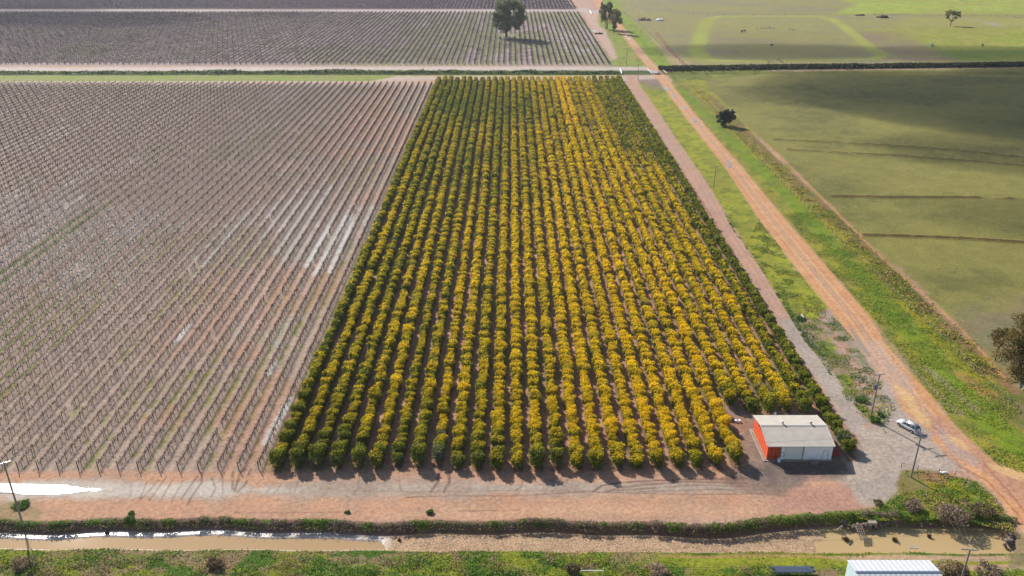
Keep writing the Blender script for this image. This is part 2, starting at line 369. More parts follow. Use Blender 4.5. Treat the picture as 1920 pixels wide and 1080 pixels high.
    p.area(P((1236, 126), (1440, 124), (1440, 138), (1330, 148), (1262, 152)), C(150, 150, 70), 1.5, 1.5, (0, 0, .8), 6, col2=C(120, 130, 58))
    # right verge with drain
    vr = P((1262, 150), (1320, 150), (1345, 180), (1440, 280), (1560, 395), (1680, 510), (1790, 620), (1885, 720), (1990, 830), (2200, 960), (2060, 925), (1920, 890), (1868, 870), (1830, 838), (1790, 798), (1740, 735), (1700, 692), (1657, 640), (1636, 601), (1554, 505), (1470, 409), (1390, 312), (1305, 216), (1258, 155))
    p.area(vr, C(154, 148, 68), .5, .8, (0, 0, .8), 6, col2=C(170, 162, 60))
    p.stroke(P((1275, 165), (1350, 240), (1430, 320), (1520, 410), (1620, 520), (1720, 640), (1810, 745), (1900, 830), (2000, 900)), 6.5, C(130, 156, 38), .85, 1.2, mask=(0, 0, .9))
    p.stroke(P((1300, 170), (1400, 270), (1500, 365), (1600, 465), (1700, 570), (1780, 650), (1850, 720), (1960, 830)), 4.0, C(170, 160, 40), .85, 1.0, mask=(0, 0, .9))
    p.stroke(P((1330, 180), (1435, 283), (1560, 400), (1680, 515), (1790, 625), (1870, 700), (1960, 800)), 3.2, C(150, 118, 80), .9, 1.0, mask=(0, 0, .6))
    p.stroke(P((1270, 155), (1330, 200), (1380, 245), (1460, 320), (1560, 420)), 2.2, C(150, 130, 84), .7, .8)
    p.stroke(P((1440, 385), (1540, 490), (1640, 610), (1720, 700), (1770, 750), (1800, 775)), 1.6, C(184, 158, 128), .8, .5, brk=.35)
    p.stroke(P((1735, 690), (1780, 725), (1830, 770)), 2.0, C(190, 170, 140), .7, .8, brk=.3)
    p.area(P((1850, 745), (1920, 730), (2100, 800), (2100, 900), (1950, 850)), C(146, 128, 84), 2, 3, (0, 0, .8), col2=C(122, 128, 58))
    p.area(P((1790, 700), (1840, 740), (1880, 745), (1850, 720)), C(196, 138, 98), 1, 1.5, op=.7)
    p.stroke(P((1230, 60), (1262, 100), (1290, 128)), 3, C(150, 118, 84), .8, 1)
    # strip right of the far road
    p.area(P((1124, -10), (1150, -12), (1170, 20), (1215, 65), (1265, 128), (1240, 133), (1209, 100), (1180, 65), (1156, 34), (1134, 12)), C(150, 170, 56), 1.5, 1.5, (0, 0, .7), 6)
    p.stroke(P((1158, 12), (1218, 70), (1275, 128)), 5, C(160, 160, 84), .7, 2)
    p.area(P((1122, 22), (1140, 34), (1166, 65), (1193, 100), (1219, 127), (1143, 127), (1130, 90), (1155, 95), (1122, 60)), C(148, 168, 62), 1.2, 1.5, (0, 0, .8), 6, col2=C(168, 166, 84))
    i_ = np.nonzero(p.id == 6)[0]; tt = (ss(.48, .66, fbm(X[i_], Y[i_], 7, 611, 4)) * .3)[:, None]; p.c[i_] = p.c[i_] * (1 - tt) + C(138, 126, 70) * tt
    tt = (ss(.55, .66, fbm(X[i_], Y[i_], 3, 613, 3)) * .5)[:, None]; p.c[i_] = p.c[i_] * (1 - tt) + C(96, 118, 44) * tt
    # red path along the paddock
    p.stroke(P((1435, 268), (1470, 300), (1530, 360), (1600, 430), (1660, 490), (1740, 560), (1800, 615), (1850, 670), (1882, 706)), .8, C(214, 158, 114), .95, .3); p.id[:] = p.id
    # ---- far strip left
    p.area(P((-700, 127), (1222, 125), (1222, 133), (-700, 134)), C(214, 196, 184), .8, .8, (0, 0, 0), 4)
    p.stroke(P((-300, 130), (200, 130), (600, 129), (900, 129)), 2, C(232, 224, 218), .5, 1.5, brk=.5)
    p.area(P((-700, 134), (1215, 132.5), (1225, 141), (-700, 143)), C(88, 108, 48), .8, 1.0, (0, 0, .8), 11, col2=C(66, 84, 40))
    p.area(P((-700, 142), (800, 141), (1215, 140), (1200, 143), (760, 145), (700, 153), (-700, 154)), C(146, 164, 62), 1.0, 1.5, (0, 0, .8), 11, col2=C(160, 160, 90))
    p.area(P((740, 143), (1225, 141), (1240, 147), (1170, 152), (800, 151), (600, 156), (-700, 159), (-700, 154), (700, 152)), C(208, 182, 164), .7, .8, (0, 0, 0), 4)
    # ---- vineyard one
    r = np.array([(-700, V1Y0 - .8), (-43.6, V1Y0 - .8), (-43.6, V1Y1), (-700, V1Y1)])
    idx, d = p.area(r, C(200, 174, 154), .5, .5, (0, 0, .15), 1)
    a = ss(-.3, .5, d); x = X[idx]; y = Y[idx]; ph = (x - VNX[0]) / 3.64; row = np.round(ph); fr = ph - row     # 0 at a vine row
    rr = hsh(row.astype(int), row.astype(int) * 0 + 3, 77); lane = np.floor(ph); lr = hsh(lane.astype(int), lane.astype(int) * 0, 99); fl = ph - lane - .5
    far = ss(150, 330, y + np.maximum(0, -x - 50) * .5)
    p.mix(idx, a * .75 * (1 - ss(.16, .3, np.abs(fr + .02 + p.nB[idx] * .1))), C(168, 146, 132))                      # litter under vines
    grs = fbm(x, y, 30, 51) + .35 * (lr - .5) - .15 * far * (x < -120)
    gcol = C(158, 156, 86)
    p.mix(idx, a * ss(.48, .66, grs + .6 * p.nB[idx]) * (1 - ss(.1, .24, np.abs(fl + .14 + p.nD[idx] * .25))) * .8, gcol, (0, 0, .6))
    pale_streak = fbm(x * 1.0, y * .35, 16, 61) + .3 * (lr - .5)  # pale streaks along the lanes, slightly less rough
    zone = np.exp(-(((x + 68) / 20) ** 2 + ((y - 235) / 38) ** 2)) + 1.3 * np.exp(-(((x + 150) / 60) ** 2 + ((y - 262) / 24) ** 2)) + .6 * np.exp(-(((x + 170) / 45) ** 2 + ((y - 225) / 40) ** 2)) + .5 * np.exp(-(((x + 230) / 50) ** 2 + ((y - 330) / 80) ** 2)) + .55 * np.exp(-(((x + 105) / 25) ** 2 + ((y - 215) / 30) ** 2))
    p.mix(idx, a * ss(.7, .92, pale_streak + .34 * zone + .3 * p.nB[idx] + .1 * p.nD[idx]) * (1 - ss(.2, .34, np.abs(fl + p.nB[idx] * .15))) * .7, C(214, 204, 198), (.12, 0, 0))
    p.mix(idx, a * far * .32, C(158, 136, 130))
    red = ss(.5, .62, fbm(x, y, 35, 88)) * (1 - ss(20, 60, -x - 46)) * .5
    p.mix(idx, a * red * (1 - ss(.25, .4, np.abs(fl))), C(206, 150, 120))
    p.mix(idx, a * .8 * ss(V1Y1 - 14, V1Y1, y) , C(206, 186, 172))
    for X_, ya, yb in ((round((g(100, 448)[0] - VNX[0]) / 3.64) * 3.64 + VNX[0] - 1.8, 205, 268), (round((g(100, 472)[0] - VNX[0]) / 3.64) * 3.64 + VNX[0] - 1.8, 195, 275)):
        p.stroke(np.array([(X_, ya), (X_, (ya + yb) / 2), (X_, yb)]), 1.9, C(124, 138, 56), .8, .6, brk=.34)
    p.stroke(P((-100, 530), (60, 440), (160, 365)), 1.5, C(216, 206, 200), .7, .5, brk=.4, mask=(.15, 0, 0))
    for pts in ([(497, 830), (520, 790), (545, 748)], [(505, 700), (517, 680)], [(575, 500), (600, 455), (620, 425)], [(590, 515), (630, 450), (650, 405)], [(618, 510), (650, 440), (662, 402)], [(330, 640), (355, 610)]):
        p.stroke(P(*pts), 1.5, C(222, 214, 208), .85, .5, brk=.3, mask=(.2, 0, 0))
    # ---- vineyard two and three
    r = np.array([(-1600, V2Y0 - 3), (65.5, V2Y0 - 3), (64.5, V2Y1 + 6), (-1600, V2Y1 + 6)])
    idx, d = p.area(r, C(184, 164, 156), 1.5, 1.0, (0, 0, .2), 1); x = X[idx]; y = Y[idx]; a = ss(-1, 1, d)
    ph = (x - V2X[0]) / 3.78; lane = np.floor(ph); lr = hsh(lane.astype(int), lane.astype(int) * 0, 199); fl = ph - lane - .5
    gz = ss(-150, 20, x) * .28 + .3 * np.exp(-((x + 120) / 50) ** 2) * ss(700, 600, y)
    p.mix(idx, a * ss(.55, .7, fbm(x, y, 60, 71) + gz + .3 * (lr - .5)) * (1 - ss(.2, .34, np.abs(fl))) * .85, C(146, 152, 84), (0, 0, .5))
    p.mix(idx, a * ss(.72, .9, fbm(x, y * .3, 14, 171) + .3 * (lr - .5)) * .55, C(214, 204, 204))
    p.area(P((1130, 60), (1146, 70), (1148, 128), (1120, 128), (1125, 90)) * 1, C(160, 150, 110), 2, 2, op=.2)
    # pale track beside far vineyard
    p.area(P((1088, 20), (1120, 24), (1116, 40), (1135, 58), (1150, 90), (1158, 112), (1146, 112), (1128, 80), (1106, 45), (1094, 24)), C(208, 176, 158), 1.5, 1.0, (0, 0, 0), 4)
    p.area(P((-900, 17.5), (1122, 15), (1130, 24), (1060, 23), (-900, 25.5)), C(204, 184, 176), 1.2, 1.0, (0, 0, 0), 4)
    t3 = P((-900, 16.5), (1100, 14.5), (1088, -6), (1040, -60), (-900, -60)); 
    p.area(np.array([(-1600, 866), (63, 866), (58, 960), (50, 1300), (-1600, 1300)]), C(118, 100, 104), 1.5, 1.0, (0, 0, 0), 1)
    p.area(P((1095, -10), (1110, -10), (1124, 14), (1122, 20), (1104, 18)), C(200, 160, 140), 1.5, 1.0, (0, 0, 0), 4)
    # ---- orchard
    r = np.array([(-44.6, 121.6), (40, 121.6), (44, 127), (44, 138), (61, 138), (61, 122), (66.5, 122), (65.2, 499), (-44.6, 499)])
    idx, d = p.area(r, C(208, 158, 128), .7, .6, (0, 0, .1), 2); x = X[idx]; y = Y[idx]; a = ss(-.3, .3, d)
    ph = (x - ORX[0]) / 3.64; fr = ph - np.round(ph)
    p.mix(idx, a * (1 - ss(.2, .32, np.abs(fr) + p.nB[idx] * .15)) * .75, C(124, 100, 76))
    p.mix(idx, a * ss(.58, .7, fbm(x, y, 22, 43)) * .5, C(120, 124, 64), (0, 0, .6))
    p.mix(idx, a * ss(.5, .7, fbm(x, y, 1.2, 45, 2)) * .35, C(150, 120, 98))
    # ---- road and farm track
    idx, d = p.area(P(*(ROADL + ROADR)), C(228, 174, 126), .35, .35, (0, 0, 0), 3, col2=C(222, 164, 118))
    ctr = [((a_[0] + b_[0]) / 2, (a_[1] + b_[1]) / 2) for a_, b_ in zip(ROADL[:16], ROADR[::-1][:16])]
    wl = np.array([g(*q) for q in ctr]); p.stroke(wl, 1.6, C(204, 172, 146), .6, .5)
    for off in (-1.25, 1.25): p.stroke(wl + np.array([off, 0]), .5, C(230, 188, 150), .7, .2)
    for off in (-2.3, -.5, .55, 2.2): p.stroke(wl + np.array([off, 0]), .3, C(190, 136, 104), .6, .12, brk=.35)
    tl = (P(*TRACKL) + P(*TRACKR[::-1])) / 2
    TRK_ = tl
    p.area(P((1600, 640), (1650, 640), (1700, 700), (1715, 750), (1670, 740)), C(210, 178, 160), 1.0, 1.5, op=.7)
    p.area(P((1740, 770), (1800, 810), (1880, 880), (1925, 920), (1925, 960), (1850, 890), (1780, 860)), C(200, 152, 130), 1.5, 1.5, op=.7)
    p.area(P((1758, 800), (1800, 835), (1840, 862), (1835, 882), (1780, 850)), C(200, 180, 170), .8, 1.0, op=.6)
    p.stroke(P((1700, 762), (1735, 790), (1770, 815)), .4, C(140, 100, 82), .7, .12); p.stroke(P((1760, 855), (1850, 900), (1905, 960), (1925, 990)), .35, C(168, 104, 74), .7, .12); p.stroke(P((1845, 870), (1890, 920), (1925, 965)), .35, C(168, 104, 74), .7, .12)
    p.area(P(*(TRACKL + TRACKR)), C(208, 166, 142), .3, .5, (0, 0, 0), 4, col2=C(198, 164, 146))
    for off in (-1.0, 1.0): p.stroke(TRK_ + np.array([off, 0]), .6, C(196, 148, 122), .6, .2, brk=.25)
    p.area(P((1462, 600), (1495, 600), (1530, 650), (1570, 712), (1630, 790), (1600, 812), (1540, 725), (1490, 650)), C(196, 180, 166), .6, .8, (0, 0, 0), col2=C(186, 170, 156))
    for q_ in ([(1678, 722), (1692, 728), (1716, 750), (1742, 788), (1736, 797), (1718, 782), (1698, 762), (1686, 745)], [(1782, 818), (1800, 822), (1824, 842), (1806, 846)], [(1840, 862), (1862, 868), (1900, 884), (1935, 893), (1935, 901), (1890, 890), (1858, 880)]):
        p.area(P(*q_), C(228, 184, 128), .5, 1.3, (.35, 0, 0), op=.95)
    # ---- yard, headland
    p.area(P((-400, 884), (400, 884), (1385, 880), (1440, 900), (1560, 900), (1600, 930), (1640, 955), (1560, 966), (1000, 976), (-400, 976)), C(214, 166, 134), .8, 1.0, (0, 0, 0), 8, col2=C(204, 162, 134))
    p.area(P((-400, 902), (200, 901), (500, 903), (1000, 900), (1350, 902), (1480, 912), (1450, 925), (1000, 930), (600, 934), (200, 936), (-400, 940)), C(192, 174, 156), 1.4, 1.6, (.12, 0, 0), col2=C(182, 158, 140))
    p.area(P((-400, 900), (100, 900), (330, 904), (520, 910), (560, 922), (400, 932), (150, 934), (-400, 938)), C(206, 192, 178), 1.2, 1.6, (.34, 0, 0), op=.75)  # pale tint paints part of the sheen on the wet ground
    p.area(P((900, 950), (1500, 948), (1560, 960), (1100, 968), (700, 968)), C(222, 178, 142), 1.2, 1.0, op=.6)
    p.area(P((1460, 915), (1600, 912), (1645, 950), (1560, 972), (1450, 955)), C(190, 144, 130), 1.8, 1.5, op=.6)
    p.area(P((1595, 800), (1640, 800), (1665, 765), (1695, 780), (1750, 830), (1812, 884), (1760, 884), (1700, 880), (1690, 925), (1640, 950), (1610, 940), (1590, 905), (1560, 895), (1570, 862), (1600, 862), (1612, 830)), C(200, 182, 166), .8, 1.6, (0, 0, 0), 10, col2=C(188, 172, 158))
    p.area(P((1664, 720), (1690, 770), (1740, 815), (1720, 830), (1660, 780), (1650, 740)), C(196, 178, 166), 1.0, 1.5, op=.8)
    p.area(P((1362, 765), (1420, 776), (1550, 776), (1560, 800), (1600, 870), (1600, 893), (1500, 900), (1470, 930), (1390, 920), (1330, 900), (1395, 868), (1400, 830)), C(146, 124, 110), .9, 2.2, (0, 0, 0), 10, col2=C(168, 140, 122))
    p.area(P((1405, 868), (1590, 868), (1590, 892), (1480, 915), (1420, 905)), C(116, 102, 96), 1.0, 1.6, op=.75, col2=C(140, 124, 114))
    p.area(P((1366, 780), (1405, 790), (1415, 810), (1380, 812)), C(180, 130, 106), .8, 1.0, op=.7)
    # tyre marks on the headland and the yard
    dk = C(142, 110, 96)
    for pts, wd, op in (
        ([(244, 912), (246, 930)], .3, .5), ([(275, 905), (262, 935)], .3, .6), ([(298, 900), (270, 930), (264, 936)], .35, .7), ([(312, 893), (290, 925), (280, 938)], .35, .7),
        ([(323, 900), (303, 935)], .3, .7), ([(346, 896), (322, 940)], .3, .6), ([(370, 893), (340, 935)], .4, .8), ([(378, 886), (378, 905), (360, 930), (352, 945)], .4, .8),
        ([(396, 895), (404, 915), (396, 932)], .4, .7), ([(417, 888), (418, 925)], .3, .6), ([(437, 885), (436, 918)], .4, .9), ([(452, 882), (445, 905), (440, 920)], .5, .9), ([(470, 880), (460, 908), (445, 922)], .5, .8),
        ([(515, 905), (500, 922)], .3, .5), ([(530, 905), (515, 925)], .3, .4), ([(560, 900), (552, 922)], .3, .4), ([(672, 900), (672, 915), (662, 925)], .3, .5), ([(690, 900), (684, 922)], .3, .5),
        ([(748, 900), (752, 920), (775, 925), (800, 926)], .35, .5), ([(824, 884), (820, 905), (808, 922)], .5, .9), ([(842, 884), (842, 905), (832, 923)], .5, .9),
        ([(760, 932), (850, 930), (980, 929), (1100, 922), (1300, 927), (1440, 925)], .3, .7), ([(640, 920), (800, 922), (960, 920), (1100, 921), (1112, 920)], .3, .5),
        ([(980, 896), (978, 912), (965, 920)], .3, .7), ([(1005, 892), (1030, 902), (1050, 903), (1056, 890)], .35, .6), ([(1000, 900), (1015, 910), (1035, 912), (1060, 905), (1070, 892)], .3, .6),
        ([(1111, 922), (1130, 910), (1170, 904), (1230, 901), (1290, 899), (1400, 897)], .45, 1.0), ([(1135, 923), (1160, 914), (1210, 909), (1280, 903), (1400, 906)], .45, .9), ([(1150, 920), (1200, 917), (1300, 909), (1400, 912)], .4, .7),
        ([(1200, 922), (1290, 919), (1400, 918)], .35, .6), ([(860, 958), (960, 957), (975, 955)], .25, .8), ([(440, 961), (520, 961), (640, 960)], .25, .7), ([(1665, 833), (1675, 846), (1695, 858)], .25, .6), ([(1345, 915), (1400, 925), (1480, 930)], .3, .5)):
        p.stroke(P(*pts), wd, dk, op, .14, brk=.3)
    for k in range(26):
        x0 = rng.uniform(20, 1300); y0 = rng.uniform(898, 912)
        p.stroke(P((x0, y0), (x0 - rng.uniform(2, 14), y0 + rng.uniform(8, 18))), .25, C(165, 140, 122), .5, .12)
    # ---- canal
    xs = X; yn = canal_north(xs); ys = canal_south(xs)
    inside = (Y < yn) & (Y > ys) & (X < 88)
    endz = ss(88, 80, xs)
    endz = ss(84.5, 79, xs); wetx = np.maximum(ss(-20.5, -22.5, xs + p.nA * 12 + p.nB * 3), ss(48.5, 52.5, xs + p.nA * 12 + p.nB * 3)); pond = ss(46, 52, xs)
    steep = ss(yn + .1, yn - 1.5, Y) * ss(ys - .3, ys + .8, Y) * endz
    mid = ss(yn - 2.3 + 1.5 * pond, yn - 3.0 + 1.3 * pond, Y) * ss(ys + 1.0 - .8 * pond, ys + 1.7 - .9 * pond, Y) * endz * wetx
    p.z -= (1.12 * steep + .38 * mid) * (Y < yn + .1) * (Y > ys - .4)
    idx = np.nonzero((Y < yn + 1.2) & (Y > ys - 1) & (X < 90))[0]; x = X[idx]; y = Y[idx]; a = ss(0, .4, y - ys[idx] + p.nB[idx] * .6) * ss(.3, -.3, y - yn[idx] + p.nB[idx])
    dry = ss(-22, -19, x + p.nB[idx] * 2)[:, None]
    bedc = C(222, 208, 194) * (1 - dry) + C(212, 178, 144) * dry  # wet mud painted paler, the sun glint on it put partly into colour
    a = a * endz[idx]
    p.mix(idx, a, bedc, (0, 0, 0)); edg = np.maximum(np.exp(-((y - ys[idx] - 1.0) / .7) ** 2), np.exp(-((y - yn[idx] + 2.2) / .9) ** 2)); p.m[idx, 0] = a * (1 - dry[:, 0]) * (.6 + .4 * edg); p.m[idx, 1] = a * dry[:, 0] * ss(52, 46, x) * ss(.2, 1.4, y - ys[idx]) * .9
    p.mix(idx, a * dry[:, 0] * ss(1.6, .2, y - ys[idx]), C(212, 180, 156))
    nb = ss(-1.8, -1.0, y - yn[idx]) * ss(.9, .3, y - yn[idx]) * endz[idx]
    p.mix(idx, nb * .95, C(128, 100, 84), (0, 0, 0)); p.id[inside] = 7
    # weedy green on the north lip
    p.mix(idx, nb * ss(-.9, -.3, y - yn[idx]) * ss(.5, .6, fbm(x, y, 4, 301) + ss(20, 60, x) * .12), C(96, 120, 46), (0, 0, .8))
    # ---- south bank
    idx = np.nonzero(Y <= ys)[0]; x = X[idx]; y = Y[idx]; yy = ys[idx]
    a = ss(0, -.5, y - yy + p.nB[idx] * .8)
    p.mix(idx, a, C(146, 152, 50), (0, 0, 1)); p.id[idx] = 9
    p.mix(idx, a * ss(.5, .62, fbm(x, y * 1.6, 6, 311)), C(162, 138, 104), (0, 0, .8))
    p.mix(idx, a * ss(.52, .62, fbm(x, y * 1.5, 5, 317)), C(84, 116, 40), (0, 0, 1))
    e = ss(15, 30, x)
    p.mix(idx, a * e * (1 - ss(1.0, 1.8, np.abs(y - yy + 2.2))) * .9, C(164, 166, 56), (0, 0, 1))
    p.mix(idx, a * e * (1 - ss(.1, .35, np.abs(y - yy + 1.1))) * .9, C(192, 150, 106), (0, 0, 0))
    p.mix(idx, a * ss(48, 56, x) * (1 - ss(.35, .8, np.abs(y - yy + 1.35))) * .9, C(206, 172, 142), (0, 0, 0))
    p.mix(idx, a * ss(60, 66, x) * (1 - ss(.35, .8, np.abs(y - yy + 3.2))) * .9, C(206, 172, 142), (0, 0, 0))
    # green by pole and pond, bottom right
    p.area(P((1690, 882), (1760, 884), (1830, 900), (1870, 940), (1900, 985), (1905, 1020), (1890, 990), (1800, 975), (1650, 980), (1560, 975), (1560, 966), (1640, 955), (1690, 925)), C(126, 148, 46), .6, 1.4, (0, 0, 1), 9, col2=C(150, 138, 84))
    p.area(P((1740, 900), (1800, 905), (1850, 930), (1790, 932), (1750, 920)), C(176, 164, 36), .8, 1.5, (0, 0, 1), op=.9)
    p.area(P((1790, 890), (1840, 905), (1858, 925), (1800, 915)), C(186, 158, 124), .8, 1.6, (0, 0, .5), op=.8)
    p.area(P((1725, 885), (1790, 888), (1780, 902), (1735, 900)), C(196, 138, 104), .7, 1.0, (0, 0, 0), op=.8)
    p.area(P((1870, 960), (1925, 1000), (1960, 1060), (1900, 1060), (1885, 1000)), C(150, 136, 100), .8, 1.0, (0, 0, .8), op=.9)
    # left pole weeds
    p.area(P((-40, 948), (60, 945), (90, 960), (60, 976), (-40, 976)), C(150, 142, 96), .8, 1.8, (0, 0, .6), op=.6)
    # ---- distant banks as relief
    idx = np.nonzero((Y > 498) & (Y < 524))[0]
    wz = ss(70, 66, X[idx]) + ss(84, 90, X[idx])
    p.z[idx] -= 1.6 * np.exp(-((Y[idx] - g(0, 137)[1]) / 3.2) ** 2) * wz
    # far beyond
    idx = np.nonzero(Y > 1080)[0]; p.mix(idx, ss(1080, 1200, Y[idx]), C(150, 148, 96), (0, 0, .4))
    # micro relief
    p.z += .06 * p.nB + .12 * p.nA
    V = np.column_stack([X, Y, p.z])
    ii = np.arange(ny * nx).reshape(ny, nx); Q = np.stack([ii[:-1, :-1], ii[:-1, 1:], ii[1:, 1:], ii[1:, :-1]], -1).reshape(-1, 4)
    fid = p.id[Q[:, 0]]
    for k, nm in NAMES.items():
        q = Q[fid == k]
        if not len(q): continue
        us, inv = np.unique(q.ravel(), return_inverse=True)
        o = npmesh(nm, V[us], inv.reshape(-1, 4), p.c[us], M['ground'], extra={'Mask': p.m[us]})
        o.data.polygons.foreach_set('use_smooth', np.ones(len(q), bool)); tag(o, kind='structure')
    # the wider land round about, reaching the horizon
    XO = []; QO = []
    yn_, xn_ = YY[0], hw[0]; yf, xf = YY[-1], hw[-1]
    B = 9000
    pts = [(-B, -3000), (B, -3000), (B, 9000), (-B, 9000), (-xn_, yn_), (xn_, yn_), (xf, yf), (-xf, yf)]
    V = np.array([(a, b, 0.0) for a, b in pts]); Q = np.array([(0, 1, 5, 4), (1, 2, 6, 5), (2, 3, 7, 6), (3, 0, 4, 7)])
    o = npmesh('plain', V, Q, np.tile(C(144, 138, 78), (8, 1)), M["ground"], extra={"Mask": np.tile([0, 0, .7], (8, 1))}); tag(o, kind='structure')
build_ground()

# ------------------------------------------------------------------ water
def sheet(name, pts, z, mat, seed=0, amp=.35):
    pts = np.asarray(pts); out = []
    n = len(pts)
    for i in range(n):
        a, b = pts[i], pts[(i + 1) % n]; L = np.hypot(*(b - a)); k = max(2, int(L / .8)); nr = np.array([-(b - a)[1], (b - a)[0]]) / (L + 1e-9)
        for j in range(k):
            q = a + (b - a) * j / k; s_ = (fbm(np.array([q[0]]), np.array([q[1]]), 2.5, 500 + seed)[0] - .5) * 2 * amp * (1 if 0 < j else .3)
            out.append(q + nr * s_)
    mb = MB(); vs = [mb.bm.verts.new((a, b, z)) for a, b in out]; f_ = mb.bm.faces.new(vs)
    if f_.normal.z < 0: f_.normal_flip()
    bmesh.ops.triangulate(mb.bm, faces=[f_])
    me = bpy.data.meshes.new(name); mb.bm.to_mesh(me); mb.bm.free(); me.materials.append(mat)
    o = bpy.data.objects.new(name, me); col.objects.link(o); tag(o, kind='structure'); return o
def strip(name, x0, x1, z, mat):
    V = []
    xs = np.arange(x0, x1 + .1, 1.5); n = len(xs); a = canal_south(xs) + .1; b = canal_north(xs) - .25
    V = np.vstack([np.column_stack([xs, a, np.full(n, z)]), np.column_stack([xs, b, np.full(n, z)])])
    Q = np.array([(i, i + 1, n + i + 1, n + i) for i in range(n - 1)]); tag(npmesh(name, V, Q, None, mat), kind='structure')
strip('canal_water', -140, -16, -1.25, M['canal_water'])
strip('pond_water', 46, 84, -1.25, M['mud_water'])
sheet('puddle', P((-160, 903), (0, 906), (60, 908), (120, 910), (190, 918.5), (130, 925), (60, 927), (0, 924), (-160, 932)), .06, M['puddle'], 3, .55)
for i, (pts, mt) in enumerate([
    ([(1243, 162), (1252, 165), (1256, 170), (1247, 169)], 'puddle'), ([(1259, 176), (1263, 177), (1267, 184), (1263, 184)], 'puddle'), ([(1280, 198), (1284, 199), (1288, 204), (1284, 205)], 'puddle'), ([(1297, 222), (1303, 222), (1308, 228), (1300, 229)], 'puddle'), ([(1309, 230), (1312, 231), (1317, 238), (1314, 238)], 'puddle'),
    ([(1360, 300), (1366, 301), (1372, 315), (1366, 315)], 'puddle'), ([(1219, 132), (1233, 132), (1237, 137), (1226, 138)], 'puddle'), ([(1203, 108), (1207, 108), (1209, 111), (1205, 111.5)], 'puddle'), ([(1171, 66), (1174, 66), (1177, 70), (1174, 70)], 'puddle'), ([(1176, 71), (1181, 72), (1182, 76), (1178, 75)], 'puddle'),
    ([(1108, 57), (1118, 57), (1119, 60), (1110, 60)], 'puddle'), ([(1591, 612), (1596, 614), (1620, 650), (1632, 668), (1628, 668), (1608, 645)], 'puddle')]):
    sheet('puddle', P(*pts), .075, M[mt], 10 + i, .45 if mt == 'puddle_orange' else .2)

# ------------------------------------------------------------------ foliage generators
def quads(cen, nrm, size, asp=1.5, rg=rng):
    n = len(cen); r = rg.normal(size=(n, 3)); t = np.cross(nrm, r); t /= np.linalg.norm(t, axis=1)[:, None] + 1e-9; b = np.cross(nrm, t)
    s = size[:, None] * .5
    V = np.stack([cen - t * s * asp, cen - b * s * .8 + nrm * s * .15, cen + t * s * asp, cen + b * s * .8 - nrm * s * .1], 1)
    return V.reshape(-1, 3)
def crown_pts(n, lobes, rg=rng, shell=.6, up=.3, nz=.8):
    """lobes: (x,y,z,rx,ry,rz)"""
    lobes = np.asarray(lobes, float); wgt = (lobes[:, 3] * lobes[:, 4] * lobes[:, 5]) ** (2 / 3); wgt /= wgt.sum()
    k = rg.choice(len(lobes), n, p=wgt); d = rg.normal(size=(n, 3)); d[:, 2] += up; d /= np.linalg.norm(d, axis=1)[:, None]
    rr = 1 - (1 - shell) * rg.random(n) ** 2.0
    c = lobes[k, :3] + d * lobes[k, 3:] * rr[:, None]
    nm = d / lobes[k, 3:]; nm /= np.linalg.norm(nm, axis=1)[:, None]; nm = nm * (1 - nz * .5) + rg.normal(size=(n, 3)) * nz * .5
    nm /= np.linalg.norm(nm, axis=1)[:, None]
    return c, nm, rr
GRN = np.array([.200, .230, .014]); GRN2 = np.array([.085, .120, .012]); YEL = np.array([.66, .52, .010]); YEL2 = np.array([.82, .51, .008])
def orchard_lobes(w, h, rg):
    L = [(0, 0, h * .47, w * .42, w * .60, h * .46)]
    for _ in range(11):
        a = rg.uniform(0, 6.28); r = w * .3
        L.append((math.cos(a) * r, math.sin(a) * r, h * rg.uniform(.3, .86), w * rg.uniform(.14, .24), w * rg.uniform(.14, .26), h * rg.uniform(.1, .18)))
    return L
def orchard_crown(n, size, level, rg, w=2.75, h=3.4, tone=0):
    c, nm, rr = crown_pts(n, orchard_lobes(w, h, rg), rg, .6, .35, .95)
    c += rg.normal(0, .10, c.shape); c[:, 2] = np.maximum(c[:, 2], .08)
    s = size * rg.uniform(.5, 1.45, n); V = quads(c, nm, s, 1.5, rg)
    # young yellow growth sits on the outer upper shoots
    y = (c[:, 2] / h - .50) * 2.0 + rg.normal(0, .26, n) + (rr - .85) * 1.0 + (level - .56) * 1.7
    y = np.clip(y, 0, 1)[:, None]; rd = rg.random((n, 1)); base = GRN * (1 - rd) + GRN2 * rd; ye = YEL * (1 - rd) + YEL2 * rd
    cc = base * (1 - y) + ye * y
    if tone: cc = cc * .35 + C(128, 138, 120) * .65
    cc = cc * rg.uniform(.87, 1.13, (n, 1))
    return V, np.repeat(cc, 4, 0)
def qidx(n): return np.arange(n * 4).reshape(n, 4)
ONES = ['', 'first', 'second', 'third', 'fourth', 'fifth', 'sixth', 'seventh', 'eighth', 'ninth', 'tenth', 'eleventh', 'twelfth', 'thirteenth', 'fourteenth', 'fifteenth', 'sixteenth', 'seventeenth', 'eighteenth', 'nineteenth']
TENS = ['', '', 'twent', 'thirt', 'fort', 'fift', 'sixt', 'sevent', 'eight', 'ninet']
def ordi(n):
    if n < 20: return ONES[n]
    if n < 100: return TENS[n // 10] + ('ieth' if n % 10 == 0 else 'y-' + ONES[n % 10])
    return 'hundred' + ('th' if n == 100 else ' and ' + ordi(n - 100)) if n < 200 else '%dth' % n
